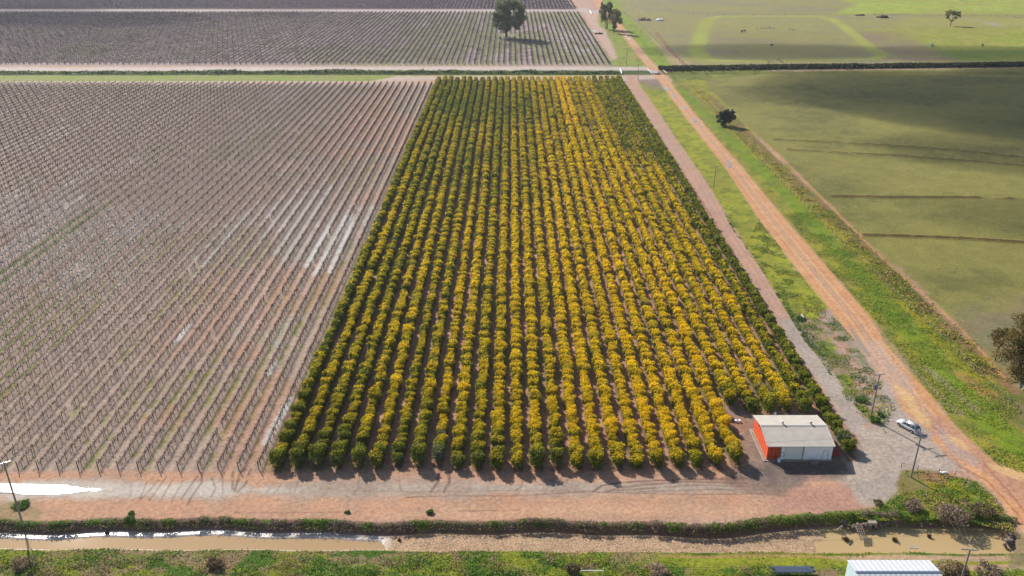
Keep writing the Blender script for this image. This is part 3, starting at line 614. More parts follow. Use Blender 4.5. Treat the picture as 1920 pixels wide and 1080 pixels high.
# every tree of the orchard
trees = []
for i, X0 in enumerate(ORX):
    y0 = 125.2 + [0, .2, .4, -.2, .1, -.3, .6, .3, 1.4, -.6, -.3, -.8, -1.0, -.6, .2, -.6, -.8, 0, -.5, -.3, 0, -.4, .6, 1.0, 0, 0, 0, 0, 0, 0][i]
    if 24 <= i <= 28: y0 = [145.5, 142.6, 143.4, 143.6, 143.0][i - 24]
    if i == 29: y0 = 129.2
    y = y0; j = 1
    while y < 496.5:
        lv = .50 + .22 * math.sin(i * 1.7) * .4 + .55 * (float(fbm(np.array([X0]), np.array([y]), 60, 401)[0]) - .5) + .25 * (random.random() - .5)
        lv += .34 * math.exp(-((i - 20) / 7.5) ** 2) - .08 - .26 * max(0, (y - 220) / 270)
        if y < y0 + 4: lv -= .33
        elif y < y0 + 9: lv -= .12
        if i == 0: lv = .16 + .1 * random.random()
        if i == 29: lv = .02 + .1 * random.random()
        if i == 28: lv -= .22
        if i in (19, 20) and y > 380: lv += .35
        if i > 24 and y > 330: lv -= .15
        sz = random.uniform(.78, 1.14) * (1.3 if y < y0 + 2 else 1)
        if i in (6, 8): sz *= .9
        trees.append((i, j, X0 + random.uniform(-.22, .22), y, sz, lv, random.random())); j += 1
        y += random.uniform(1.85, 2.25)
trees.sort(key=lambda t: t[3])
skip = {k for k in range(300, len(trees)) if random.random() < .007}
ind = trees[:300]; rest = [t for k, t in enumerate(trees) if k >= 300 and k not in skip]
protos = {}
for cls in range(5):
    for v in range(4):
        r_ = np.random.default_rng(100 + cls * 10 + v)
        V, cc = orchard_crown(2100, .195, [.05, .3, .5, .7, .9][cls], r_, 2.45, 2.6)
        protos[(cls, v)] = npmesh('_crown', V, qidx(len(V) // 4), cc, M['leaf'])
r_ = np.random.default_rng(5); V, cc = orchard_crown(900, .27, .2, r_, 2.4, 2.7, 1); grey_mesh = npmesh('_crown', V, qidx(len(V) // 4), cc, M['leaf'])
mb = MB(); mb.tube((0, 0, 0), (0, 0, 1.0), .12, .09)
for a in range(4): mb.tube((0, 0, .7), (math.cos(a * 1.57) * .7, math.sin(a * 1.57) * .7, 2.0), .06, .03, 6)
tr0 = mb.build('trunk', M['bark'])
src = empty('orchard_tree'); tr0.parent = src
cr0 = bpy.data.objects.new('crown', protos[(0, 0)]); col.objects.link(cr0); cr0.parent = src
first = True; TRK, CRN = tr0, cr0
for (i, j, x, y, s, lv, rd) in ind:
    if first: o, tt, cc_ = src, TRK, CRN
    else:
        o = src.copy(); col.objects.link(o); tt = TRK.copy(); col.objects.link(tt); tt.parent = o; cc_ = CRN.copy(); col.objects.link(cc_); cc_.parent = o
    first = False
    o.location = (x, y, 0); o.rotation_euler = (0, 0, (rd > .5) * 3.14 + (rd - .5) * .7); o.scale = (min(s, 1.12) * random.uniform(.92, 1.1), s, s * random.uniform(.85, 1.15))
    grey = (i, j) in ((8, 1), (8, 4), (29, 2))
    cls = int(np.clip(lv * 5, 0, 4)); cc_.data = grey_mesh if grey else protos[(cls, int(rd * 4) % 4)]
    lk = 'greyish thin-leaved' if grey else ['dark green', 'green', 'green and yellow', 'yellow-topped', 'golden yellow'][cls]
    tag(o, '%s fruit tree, %s from front in %s orchard row from vineyard' % (lk, ordi(j), ordi(i + 1)), 'tree', 'fruit trees planted in rows in the orchard')
# the rest of the orchard in one object
VV = []; CC = []
LOD = {}
for lod, (n, size) in enumerate([(900, .28), (430, .40), (230, .56)]):
    for cls in range(5):
        for v in range(4):
            LOD[(lod, cls, v)] = orchard_crown(n, size, [.05, .3, .5, .7, .9][cls], np.random.default_rng(900 + lod * 100 + cls * 10 + v), 2.45, 2.6)
for (i, j, x, y, s, lv, rd) in rest:
    lod = 0 if y < 200 else (1 if y < 310 else 2); cls = int(np.clip(lv * 5, 0, 4)); V, cc = LOD[(lod, cls, int(rd * 4) % 4)]
    if random.random() < .006: cc = cc * .4 + C(128, 138, 120) * .5
    a = (rd > .5) * 3.14 + (rd - .5) * .7; ca, sa = math.cos(a), math.sin(a)
    W = np.column_stack([(V[:, 0] * ca - V[:, 1] * sa) * s + x, (V[:, 0] * sa + V[:, 1] * ca) * s + y, V[:, 2] * s * random.uniform(.92, 1.08)])
    VV.append(W); CC.append(cc * random.uniform(.9, 1.1))
V = np.vstack(VV); o = npmesh('orchard_trees', V, qidx(len(V) // 4), np.vstack(CC), M['leaf'])
tag(o, 'long rows of yellow-topped fruit trees filling the orchard beyond the nearest trees', 'orchard', kind='stuff')

# ------------------------------------------------------------------ vineyards
def strips(P0, P1, wd, rg):
    """thin flat-sided sticks as crossed quads"""
    n = len(P0); d = P1 - P0; d /= np.linalg.norm(d, axis=1)[:, None] + 1e-9; r = rg.normal(size=(n, 3)); t = np.cross(d, r); t /= np.linalg.norm(t, axis=1)[:, None] + 1e-9
    w_ = wd[:, None] * .5; return np.stack([P0 - t * w_, P0 + t * w_, P1 + t * w_ * .6, P1 - t * w_ * .6], 1).reshape(-1, 3)
DKW = C(58, 46, 44); CANE = C(132, 113, 108); CANE2 = C(102, 86, 84)
def vine(nc, wc, rg, bush=1.0, trunk_w=.15, col_a=CANE, col_b=CANE2):
    P0 = []; P1 = []; W_ = []; K_ = []
    j = rg.normal(0, .06, 4)
    pts = [(0, 0, 0), (j[0], j[1], .45), (j[2], j[3], .95)]
    for a, b in zip(pts[:-1], pts[1:]):
        for _ in range(2): P0.append(a); P1.append(b); W_.append(trunk_w); K_.append(DKW)
    tx = pts[-1]
    for sgn in (-1, 1): P0.append(tx); P1.append((0, sgn * .9, 1.0)); W_.append(.07); K_.append(DKW)
    for _ in range(nc):
        y0 = rg.uniform(-.92, .92); z0 = rg.uniform(.92, 1.08); dx = rg.normal(0, .28) * bush; dz = rg.uniform(.15, .75) * (1 if rg.random() < .7 else -.7)
        e = (dx * .5, y0 + rg.normal(0, .15), z0 + dz); P0.append((0, y0, z0)); P1.append(e); W_.append(wc); K_.append(col_a if rg.random() < .6 else col_b)
        e2 = (dx * 1.5, e[1] + rg.normal(0, .25), e[2] + rg.uniform(-.5, .2)); P0.append(e); P1.append(e2); W_.append(wc * .8); K_.append(col_a if rg.random() < .6 else col_b)
    V = strips(np.array(P0, float), np.array(P1, float), np.array(W_), rg)
    return V, np.repeat(np.array(K_), 4, 0) * rg.uniform(.85, 1.15, (len(V), 1))
def inview(X, Y, pad=14): return abs(X) < depth(Y) * 960 / F + pad
SPV = 1.82
vines = []
for k, X0 in enumerate(VNX):
    y = V1Y0 + 1.2; j = 1
    while y < V1Y1 - 1:
        if inview(X0, y, 10) and random.random() > .005: vines.append((k, j, X0, y))
        y += SPV; j += 1
vines.sort(key=lambda t: depth(t[3]) + .0 * t[0])
near_v, rest_v = vines[:300], vines[300:]
vproto = []
for v in range(6):
    V, cc = vine(44, .045, np.random.default_rng(50 + v)); nt_ = 24
    # trunk = the first 6 sticks, canes = the rest
    vproto.append((npmesh('_trunk', V[:nt_], qidx(6), cc[:nt_], M['cane']), npmesh('_canes', V[nt_:], qidx((len(V) - nt_) // 4), cc[nt_:], M['cane'])))
vsrc = empty('grapevine'); a0 = bpy.data.objects.new('trunk', vproto[0][0]); col.objects.link(a0); a0.parent = vsrc
b0 = bpy.data.objects.new('canes', vproto[0][1]); col.objects.link(b0); b0.parent = vsrc
for n_, (k, j, x, y) in enumerate(near_v):
    if n_ == 0: o, a1, b1 = vsrc, a0, b0
    else:
        o = vsrc.copy(); col.objects.link(o); a1 = a0.copy(); b1 = b0.copy(); col.objects.link(a1); col.objects.link(b1); a1.parent = o; b1.parent = o
    v = random.randrange(6); a1.data, b1.data = vproto[v]; o.location = (x, y, 0); o.rotation_euler = (0, 0, random.choice((0, math.pi))); s = random.uniform(.88, 1.12); o.scale = (1, 1, s)
    tag(o, 'bare grapevine, %s from front in %s vineyard row from orchard' % (ordi(j), ordi(k + 1)), 'grapevine', 'bare grapevines in the near vineyard')
VV = []; CC = []
VL = [[vine(34, .055, np.random.default_rng(150 + v)) for v in range(6)], [vine(20, .085, np.random.default_rng(250 + v), trunk_w=.17) for v in range(6)], [vine(11, .13, np.random.default_rng(350 + v), trunk_w=.2) for v in range(6)]]
for (k, j, x, y) in rest_v:
    dd = math.hypot(x, y); lod = 0 if dd < 200 else (1 if dd < 330 else 2); V, cc = VL[lod][random.randrange(6)]
    VV.append(V * np.array([random.choice((-1, 1)), random.choice((-1, 1)), random.uniform(.88, 1.12)]) + np.array([x, y, 0])); CC.append(cc)
V = np.vstack(VV); o = npmesh('grapevines', V, qidx(len(V) // 4), np.vstack(CC), M['cane'])
tag(o, 'bare brown grapevines in long rows filling the left vineyard behind the nearest vines', 'grapevines', kind='stuff')
# second and third vineyards: bushier, unpruned vines in dense rows
def far_vines(name, rows, y0, y1, step, label, nc, wc, bush, hgt_, ca, cb, seed):
    rg = np.random.default_rng(seed); prot = [vine(nc, wc, rg, bush, .2, ca, cb) for _ in range(6)]; VV = []; CC = []
    for X0 in rows:
        for y in np.arange(y0, y1, step):
            if not inview(X0, y, 25): continue
            if (X0 + 4) ** 2 + ((y - 678) * .8) ** 2 < 9 ** 2: continue
            V, cc = prot[rg.integers(6)]
            VV.append(V * np.array([1, step / 1.85, hgt_ * rg.uniform(.9, 1.1)]) + np.array([X0, y, 0])); CC.append(cc)
    V = np.vstack(VV); o = npmesh(name, V, qidx(len(V) // 4), np.vstack(CC), M['cane']); tag(o, label, 'grapevines', kind='stuff')
far_vines('grapevines', V2X, V2Y0 + 1, V2Y1, 2.6, 'dark unpruned grapevines in dense rows in the vineyard beyond the ditch', 12, .20, 1.9, 1.0, C(136, 118, 128), C(112, 98, 108), 61)
far_vines('grapevines', V2X, V3Y0 + 6, V3Y1, 4.5, 'dark purplish grapevines in the most distant vineyard at the top edge', 10, .34, 2.6, 1.0, C(118, 102, 118), C(104, 90, 104), 62)

def post_mesh(n, h=1.75, r=.055):
    mb = MB(); mb.tube((0, 0, 0), (0, 0, h), r, r * .9, 6); return mb
pm = post_mesh(6).build('line_post', M['postwood']); em = MB(); em.tube((0, 0, 0), (0, -.12, 1.85), .085, .075, 8); em = em.build('end_post', M['postwood'])
PD, ED = pm.data, em.data; bpy.data.objects.remove(pm); bpy.data.objects.remove(em)
def link(name, data, parent, loc):
    o = bpy.data.objects.new(name, data); col.objects.link(o); o.parent = parent; o.location = loc; return o
for k, X0 in enumerate(VNX):
    # visible start of the row
    ys_ = V1Y0
    while not inview(X0, ys_, 8): ys_ += 4
    if ys_ > V1Y1 - 20: continue
    lab = 'long post and wire trellis of the %s vineyard row from orchard' % ordi(k + 1)
    t = empty('vine_trellis', (X0, V1Y0, 0), 0, lab, 'trellis', 'vine trellises of the near vineyard')
    if ys_ == V1Y0: link('end_post', ED, t, (0, 0, 0))
    link('end_post', ED, t, (0, V1Y1 - V1Y0, 0)).rotation_euler = (0, 0, math.pi)
    mbp = MB(); cnt = 0; y = V1Y0 + 5.46; far_any = False
    while y < V1Y1 - 2:
        if y > ys_:
            if k < 26 and y < 190 and cnt < 20: link('line_post', PD, t, (0, y - V1Y0, 0)); cnt += 1
            else: mbp.tube((0, y - V1Y0, 0), (0, y - V1Y0, 1.75), .06 + .00025 * (y - 190), n=4, cap=False); far_any = True
        y += 5.46
    if far_any: mbp.build('line_posts', M['postwood'], t)['kind'] = 'stuff'
    else: mbp.bm.free()
    for zz in (1.0, 1.35, 1.68):
        mw = MB(); mw.tube((0, max(0, ys_ - V1Y0), zz), (0, V1Y1 - V1Y0, zz), .011, n=4, cap=False); mw.build('wire', M['wire'], t)
for k, X0 in enumerate(V2X):
    ys_ = V2Y0
    while not inview(X0, ys_, 8) and ys_ < V2Y1: ys_ += 6
    if ys_ > V2Y1 - 30: continue
    mb = MB()
    for y in list(np.arange(ys_, V2Y1, 12)) + [V2Y1]: mb.tube((0, y - V2Y0, 0), (0, y - V2Y0, 1.9), .12, n=4, cap=False)
    for zz in (1.1, 1.7): mb.tube((0, ys_ - V2Y0, zz), (0, V2Y1 - V2Y0, zz), .02, n=3, cap=False)
    o = mb.build('vine_trellis', M['postwood']); o.location = (X0, V2Y0, 0)
    tag(o, 'dark trellis beyond the far ditch, %s row from dirt road' % ordi(k + 1), 'trellis', 'vine trellises of the far vineyard')

# ------------------------------------------------------------------ big trees and shrubs
def limb(mb, a, b, r0, r1, rg, seg=4, wob=.12):
    a = np.array(a, float); b = np.array(b, float); L = np.linalg.norm(b - a); prev = a; pr = r0
    for i in range(1, seg + 1):
        t = i / seg; q = a + (b - a) * t + rg.normal(0, wob * L / seg, 3) * (0 if i == seg else 1); r = r0 + (r1 - r0) * t
        mb.tube(prev, q, pr, r, 7, cap=(i == seg)); prev = q; pr = r
def tree(name, px, py, lobes, n, size, cols, label, cat='tree', trunk_r=.5, bark='bark', stems=1, up=.3, shell=.5, limbs=9, seed=1, group=None, loc=None, trunk_z=None, hang=0.0):
    rg = np.random.default_rng(seed); x, y = loc if loc else g(px, py)
    root = empty(name, (x, y, 0), 0, label, cat, group)
    L = np.asarray(lobes, float)
    # break every lobe into clumps so the outline is uneven
    sub = []
    for l in L:
        sub.append((*l[:3], *(l[3:] * .72)))
        for _ in range(14):
            d = rg.normal(size=3); d[2] += up; d /= np.linalg.norm(d); f_ = rg.uniform(.55, .95)
            s_ = rg.uniform(.22, .38); sub.append((*(l[:3] + d * l[3:] * f_), *(l[3:] * s_)))
    c, nm, rr = crown_pts(n, sub, rg, .35, .2, 1.0)
    if hang: c[:, 2] -= hang * rg.random(n) ** 2
    s = size * rg.uniform(.6, 1.3, n); V = quads(c, nm, s, 1.5, rg); cs = np.array(cols)
    k = rg.integers(len(cs), size=n); cc = cs[k] * 2.5 * rg.uniform(.75, 1.25, (n, 1))
    top = np.clip((c[:, 2] - c[:, 2].min()) / (np.ptp(c[:, 2]) + 1e-6), 0, 1)[:, None]
    npmesh('crown', V, qidx(n), np.repeat(cc, 4, 0), M['leaf'], root)
    mb = MB(); tz = trunk_z or L[:, 2].min() * .6
    for s_ in range(stems):
        o_ = rg.normal(0, trunk_r * 1.2, 2) if stems > 1 else (0, 0)
        limb(mb, (o_[0], o_[1], -.1), (o_[0] * 1.5, o_[1] * 1.5, tz), trunk_r, trunk_r * .7, rg, 3, .06)
        for q in range(limbs // stems):
            l = L[(q + s_) % len(L)]; e = l[:3] + rg.normal(0, .35, 3) * l[3:]
            limb(mb, (o_[0] * 1.5, o_[1] * 1.5, tz * rg.uniform(.75, 1)), e, trunk_r * .45, trunk_r * .1, rg, 4)
    mb.build('trunk', M[bark], root)
    return root
EU = [C(92, 100, 66), C(72, 84, 56), C(108, 110, 74), C(62, 72, 50)]
tree('gum_tree', 955, 70, [(-5, 0, 20, 8, 8, 8), (6, 0, 21, 7.5, 8, 7), (-9, 1, 12, 5.5, 6, 6), (0, 0, 13, 7, 7, 6), (8.5, -1, 15, 5, 6, 6), (-1, 0, 25, 6, 6, 4), (-4, -1, 7.5, 5, 5, 4), (6, -1, 9, 4, 4, 4)], 13000, .8,
     EU, 'huge round-crowned gum tree standing inside the far vineyard', 'tree', .9, 'bark', 2, seed=3, limbs=14, trunk_z=4)
tree('gum_tree', 1136, 54, [(-3, 0, 15, 4, 4, 5.5), (1.5, 0, 17, 3.6, 4, 4.5), (3.5, 0, 12, 3.6, 3.6, 5), (-2.5, 0, 9, 3.3, 3.3, 4)], 3800, .7, EU, 'tall twin-crowned gum tree on the left edge of the far dirt road', 'tree', .45, 'bark', 2, seed=4, limbs=10, trunk_z=4)
tree('gum_tree', 1150, 62, [(0, 0, 10, 3.8, 3.5, 5), (2.5, -1, 14, 3.6, 3.6, 5), (4.5, -1, 9, 2.6, 2.6, 3), (.5, 0, 4.5, 2.2, 2.2, 2.2)], 3000, .6, [C(80, 88, 56), C(62, 74, 50), C(120, 96, 70)], 'smaller gum tree with low foliage, right of the twin-crowned gum', 'tree', .35, 'bark', 1, seed=5, limbs=8, trunk_z=2.5)
tree('paddock_tree', 1782, 48, [(-4.5, 0, 9.5, 3, 3, 2.2), (0, 0, 10.6, 3.6, 3.6, 2.4), (4.5, 0, 9.6, 3.2, 3, 2.2), (6.3, 0, 7.6, 1.6, 2, 1.6), (-3.5, 0, 6.6, 1.8, 1.8, 1.4), (3, 0, 6.4, 1.6, 1.8, 1.4)], 1500, .62, [C(104, 96, 62), C(82, 78, 54), C(122, 110, 74)], 'lone open umbrella-shaped tree in the distant green paddock', 'tree', .4, 'bark', 1, seed=6, limbs=12, trunk_z=4.0, shell=.3)
tree('evergreen_bush', 1359, 236, [(-1.2, 0, 3.4, 3.0, 3, 3.3), (1.4, 0, 3.9, 2.8, 3, 3.7), (0, 0, 5.0, 2.6, 2.6, 2.6), (2.9, 0, 6, 1.3, 1.3, 1.6)], 6500, .45, [C(52, 66, 52), C(42, 56, 46), C(64, 80, 58)], 'round dark green bush standing alone between the dirt road and the paddock', 'bush', .3, 'bark', 2, seed=7, limbs=6, trunk_z=1)
RB = [C(98, 82, 44), C(84, 80, 40), C(112, 88, 50), C(66, 68, 36)]
tree('gum_tree', 0, 0, [(-4.5, 0, 10, 4.4, 4, 3.6), (-1, 1, 13.5, 5, 4.5, 3.8), (3.5, 0, 10, 5, 5, 4), (-3.0, -2, 5.6, 3.4, 3, 2.8), (1, -3, 4.8, 4.6, 3.4, 3.2), (.5, 2, 17.2, 4, 3, 3), (-2, 0, 8, 4, 4, 3.5)], 15000, .32, RB, 'large brownish gum tree with pale branches cut off by the right edge', 'tree', .38, 'palebark', 3, seed=8, limbs=22, loc=g(1918, 728), trunk_z=3, shell=.3)
tree('gum_tree', 1866, 676, [(-.2, 0, 5.4, 1.9, 1.8, 1.5), (1.3, 0, 6.6, 1.6, 1.6, 1.4), (-1, 0, 6.9, 1.4, 1.4, 1.2)], 1500, .28, RB, 'small slender gum tree just left of the large brownish gum', 'tree', .14, 'bark', 1, seed=9, limbs=7, trunk_z=3.4)
tree('wattle_tree', 0, 0, [(0, 0, 5.4, 2.8, 2.6, 2.6), (-1.2, -1, 3.2, 2.0, 2, 2), (1.5, 0, 4, 2.4, 2.4, 2.4)], 5000, .22, [C(142, 130, 82), C(118, 112, 66), C(160, 140, 96)], 'olive-brown tree in the bottom right corner of the photograph', 'tree', .2, 'bark', 2, seed=10, limbs=8, loc=(82.0, 96.2), trunk_z=1)

def shrub(x, y, w_, h_, cols, n, label, size=.16, dry=False, seed=0, name='shrub', z0=0.0, cat='shrub', group=None):
    rg = np.random.default_rng(seed + 1000); root = empty(name, (x, y, z0), 0, label, cat, group)
    L = [(0, 0, h_ * .45, w_ * .42, w_ * .36, h_ * .48)]
    for _ in range(9):
        a = rg.uniform(0, 6.28); L.append((math.cos(a) * w_ * .33, math.sin(a) * w_ * .25, h_ * rg.uniform(.25, .8), w_ * rg.uniform(.12, .22), w_ * rg.uniform(.12, .22), h_ * rg.uniform(.14, .22)))
    c, nm, rr = crown_pts(n, L, rg, .4, .3, 1.1); c[:, 2] = np.maximum(c[:, 2], .03); cs = np.array(cols)
    if dry:
        P1 = c; P0 = c * np.array([.55, .55, .3]) + rg.normal(0, .08, c.shape); V = strips(P0, P1, np.full(n, size * .3), rg)
    else: V = quads(c, nm, size * rg.uniform(.6, 1.4, n), 1.4, rg)
    cc = cs[rg.integers(len(cs), size=n)] * 1.6 * rg.uniform(.75, 1.25, (n, 1))
    npmesh('foliage' if not dry else 'dry_stems', V, qidx(n), np.repeat(cc, 4, 0), M['grass'], root)
    mb = MB()
    for _ in range(5): a = rg.uniform(0, 6.28); mb.tube((0, 0, 0), (math.cos(a) * w_ * .3, math.sin(a) * w_ * .25, h_ * .6), .035, .012, 5)
    mb.build('stem', M['bark'], root); return root
GG = [C(92, 128, 48), C(74, 108, 42), C(118, 146, 60), C(60, 92, 44)]; DRY = [C(150, 130, 108), C(128, 110, 94), C(172, 150, 124)]; BR = [C(128, 106, 84), C(108, 96, 66), C(146, 126, 96)]
def cn(X): return float(canal_north(np.array([X]))[0])
# individual shrubs that can be told apart
for i, (px, py, w_, h_, cl, n, lab, dry) in enumerate([
    (1785, 975, 6.2, 2.6, DRY, 2600, 'largest greyish brown dry shrub on the bank above the pond', False),
    (1712, 955, 3.6, 1.5, DRY, 1200, 'low grey dry shrub above the rip-rap, left of the largest dry shrub', False),
    (1840, 962, 5.0, 1.6, BR, 1500, 'low brown shrub right of the largest dry shrub above the pond', False),
    (1646, 945, 1.9, .7, [C(120, 112, 70), C(146, 130, 92)], 400, 'small olive tuft on the red dirt between headland and pond', False),
    (806, 962, 1.3, .6, GG, 350, 'small round green shrub alone on the headland above the canal, middle', False),
    (651, 961, 1.0, .35, GG, 220, 'tiny green tuft on the headland left of the small round shrub', False),
    (243, 976, 1.9, .7, GG, 420, 'small green bush on the canal lip at the far left part', False),
    (246, 963, 1.2, .35, GG, 200, 'flat green tuft on the bare headland near the left', False),
    (38, 948, 3.6, .45, GG, 700, 'low green weed patch behind the left power pole', False),
    (1780, 1078, 5.4, 2.4, BR, 2600, 'dense brown shrub behind the white shed and left of its pole', False),
    (1850, 1082, 4.6, 2.0, DRY, 1700, 'dry brown shrub right of the pole by the white shed', False),
    (1640, 790, 2.4, 1.0, GG, 500, 'bright green weed clump growing at the foot of the pole with transformer', False),
    (1652, 780, 1.8, .8, GG, 350, 'small weed clump just right of the pole with transformer', False),
    (1615, 752, 3.0, .9, GG, 600, 'green weed patch up the slope left of the pole with transformer', False),
    (1500, 600, 2.2, 1.0, GG, 420, 'green weed clump beside the cut stumps on the farm track edge', False),
    (1235, 1077, 3.4, 1.6, DRY, 1100, 'dry brown bush on the bottom edge, right of the white rail frame', False),
    (1073, 1074, 2.6, 1.5, BR, 900, 'dark brown bush on the bottom edge, left of the white rail frame', False),
    (405, 1062, 3.0, 1.2, BR, 900, 'brown dead bush among green weeds, lower left', False),
    (50, 1062, 4.2, 1.6, DRY, 1200, 'brown dead bush among green weeds in the lower left corner', False)]):
    x, y = g(px, py); z0 = 0
    shrub(x, y, w_, h_, cl, n, lab, .2, dry, i, z0=z0)
# three clumps of dead reeds standing in the pond
for i, (px, py, w_, lab) in enumerate([(1584, 1012, 1.5, 'leftmost brown reed clump in the muddy pond, beside the timber footbridge'), (1678, 1013, 1.3, 'brown reed clump in the middle of the muddy pond'), (1742, 1007, .8, 'smallest brown reed clump in the muddy pond, to the right'), (201, 1001, .8, 'small dark tussock standing in the canal water, left'), (749, 1014, .7, 'small dark tussock in the canal near the end of the water')]):
    x, y = g(px, py, -1.2); shrub(x, y, w_, .8, [C(120, 92, 70), C(98, 78, 62)], 320, lab, .14, True, 60 + i, 'reed_clump', -1.35, 'reeds')

def scatter(name, n, fx, cols, size, label, hgt_=.3, seed=0, cat='weeds', asp=1.5, zfun=None):
    """many leaf-sized faces in clumps, one object"""
    rg = np.random.default_rng(seed); x, y, h_, keep = fx(rg, n); x, y, h_ = x[keep], y[keep], h_[keep]; m_ = len(x)
    c = np.column_stack([x, y, h_ * rg.random(m_) ** .7 + (zfun(x, y) if zfun else 0)]); nm = rg.normal(size=(m_, 3)) * .6 + np.array([0, 0, 1.0]); nm /= np.linalg.norm(nm, axis=1)[:, None]
    V = quads(c, nm, size * rg.uniform(.6, 1.5, m_), asp, rg); cs = np.array(cols)
    t = fbm(x, y, 3, seed + 3); k = np.clip(((t - .3) / .4 * len(cs) + rg.normal(0, .6, m_)), 0, len(cs) - 1).astype(int)
    cc = cs[k] * (1.6 if cat != 'hedge' else 1.2) * rg.uniform(.75, 1.25, (m_, 1)); o = npmesh(name, V, qidx(m_), np.repeat(cc, 4, 0), M['grass']); tag(o, label, cat, kind='stuff')
def fx_south(rg, n):
    x = rg.uniform(-92, 92, n); ys = canal_south(x); y = ys - rg.random(n) * 12 - .1; d = ys - y
    nz = fbm(x, y * 1.5, 3.2, 317); h_ = np.clip((nz - .4) * 3.2, .08, 1.0) * ss(.2, 2.5, d) * .95 + .08
    e = ss(15, 30, x); lane = (np.abs(d - 1.1) < .45) | (np.abs(d - 2.3) < .9); keep = (rg.random(n) < .25 + .75 * ss(.42, .56, nz)) & ~(lane & (rg.random(n) < e * .9))
    keep &= ~((x > 48) & (x < 69) & (d > 4.2)); keep &= ~((x > 56) & (np.abs(d - 1.35) < .7)) & ~((x > 62) & (np.abs(d - 3.2) < .7))
    h_ = np.where((e > .5) & (d < 4), h_ * .35, h_); return x, y, h_, keep
scatter('weeds', 95000, fx_south, [C(168, 146, 112), C(150, 150, 60), C(128, 150, 52), C(90, 118, 42), C(132, 156, 52)], .17, 'thick green and brown weeds covering the bank along the bottom edge', seed=71)
def fx_north(rg, n):
    x = rg.uniform(-92, 84, n); yn = canal_north(x); y = yn + rg.normal(-.35, .5, n); nz = .5 * fbm(x, y * .0, 5, 331) + .5 * fbm(x, y * 0, 1.6, 332)
    f_ = ss(-40, 60, x); h_ = (.25 + .9 * np.clip((nz - .42) * 4, 0, 1)) * (.45 + .9 * f_) * np.exp(-((y - yn + .3) / .9) ** 2)
    keep = rg.random(n) < (.12 + .9 * ss(.46 - .1 * f_, .58 - .1 * f_, nz)); return x, y, h_, keep
scatter('bank_weeds', 34000, fx_north, [C(140, 122, 104), C(146, 130, 104), C(108, 126, 50), C(96, 122, 46), C(128, 150, 54)], .17, 'strip of green and grey weeds along the north lip of the canal', seed=72, zfun=lambda x, y: -.3 * ss(canal_north(x), canal_north(x) - 1, y))
def in_poly(px_poly, x, y):
    poly = P(*px_poly); ins = np.zeros(x.size, bool)
    for i in range(len(poly)):
        ax, ay = poly[i]; bx, by = poly[(i + 1) % len(poly)]
        if ay != by: ins ^= ((ay > y) != (by > y)) & (x < (bx - ax) * (y - ay) / (by - ay) + ax)
    return ins
def fx_poly(poly, hm, thr=.45, s=4.0, amt=1.0, sd=0):
    q = P(*poly); x0, y0 = q.min(0); x1, y1 = q.max(0)
    def f(rg, n):
        x = rg.uniform(x0, x1, n); y = rg.uniform(y0, y1, n); nz = fbm(x, y, s, 340 + sd)
        keep = in_poly(poly, x, y) & (rg.random(n) < ss(thr - .08, thr + .1, nz) * amt); return x, y, hm * (.2 + np.clip((nz - thr) * 5, 0, 1)), keep
    return f
scatter('grass_tufts', 30000, fx_poly([(1690, 882), (1760, 886), (1830, 902), (1870, 940), (1905, 1000), (1800, 975), (1650, 978), (1565, 970), (1640, 957), (1690, 925)], .35, .42), [C(172, 150, 110), C(168, 160, 52), C(132, 154, 46), C(104, 136, 44)], .17, 'rough green grass around the leaning pole above the pond', seed=73, cat='grass')
scatter('grass_tufts', 45000, fx_poly([(1554, 505), (1640, 600), (1740, 735), (1868, 870), (1925, 890), (1960, 860), (1885, 720), (1790, 620), (1680, 510), (1560, 395), (1470, 400)], .35, .46, 6), [C(150, 156, 60), C(146, 158, 50), C(120, 148, 42), C(100, 136, 40)], .2, 'bright green roadside grass along the right side of the dirt road', seed=74, cat='grass')
scatter('grass_tufts', 30000, fx_poly([(1426, 505), (1470, 577), (1520, 650), (1600, 770), (1650, 806), (1680, 770), (1604, 640), (1545, 575), (1494, 505), (1422, 409), (1400, 460)], .35, .5, 3), [C(168, 160, 72), C(144, 158, 58), C(110, 132, 52), C(92, 118, 50)], .2, 'patchy green weeds between the farm track and the dirt road', seed=75, cat='grass')
def fx_edge(rg, n):
    pts = P(*TRACKR[::-1]); k = rg.integers(0, len(pts) - 1, n); t = rg.random(n)[:, None]; q = pts[k] * (1 - t) + pts[k + 1] * t
    x = q[:, 0] + np.abs(rg.normal(.2, .9, n)); y = q[:, 1]; nz = fbm(x, y, 6, 381); return x, y, .6 * np.clip((nz - .4) * 4, .1, 1), (nz > .5) & (y < 260) | (rg.random(n) < .04)
scatter('track_edge_weeds', 14000, fx_edge, [C(140, 150, 62), C(106, 128, 56), C(88, 112, 50)], .22, 'dark green weeds lining the right edge of the farm track', seed=76)
# far ditch vegetation: left ditch and the long dark hedge on the right
def fx_ditch(rg, n):
    x = rg.uniform(-330, 66, n); y = g(0, 136.5)[1] + rg.normal(0, 1.6, n); nz = fbm(x, y, 20, 391); return x, y, .5 + 1.4 * np.clip((nz - .4) * 3, 0, 1), rg.random(n) < .4 + nz * .6
scatter('ditch_weeds', 16000, fx_ditch, [C(120, 132, 62), C(78, 98, 44), C(58, 78, 38)], .8, 'dark green reeds filling the distant ditch between the two vineyards', seed=77)
def fx_hedge(rg, n):
    x = rg.uniform(92, 420, n); t = (x - 92) / 300; yc = g(0, 130.5)[1] + t * (g(0, 121)[1] - g(0, 130.5)[1]); y = yc + rg.normal(0, 2.4, n)
    return x, y, 0.7 + 1.4 * np.clip(1 - ((y - yc) / 7) ** 2, .1, 1) * (.6 + .8 * fbm(x, y, 12, 395)), np.ones(n, bool)
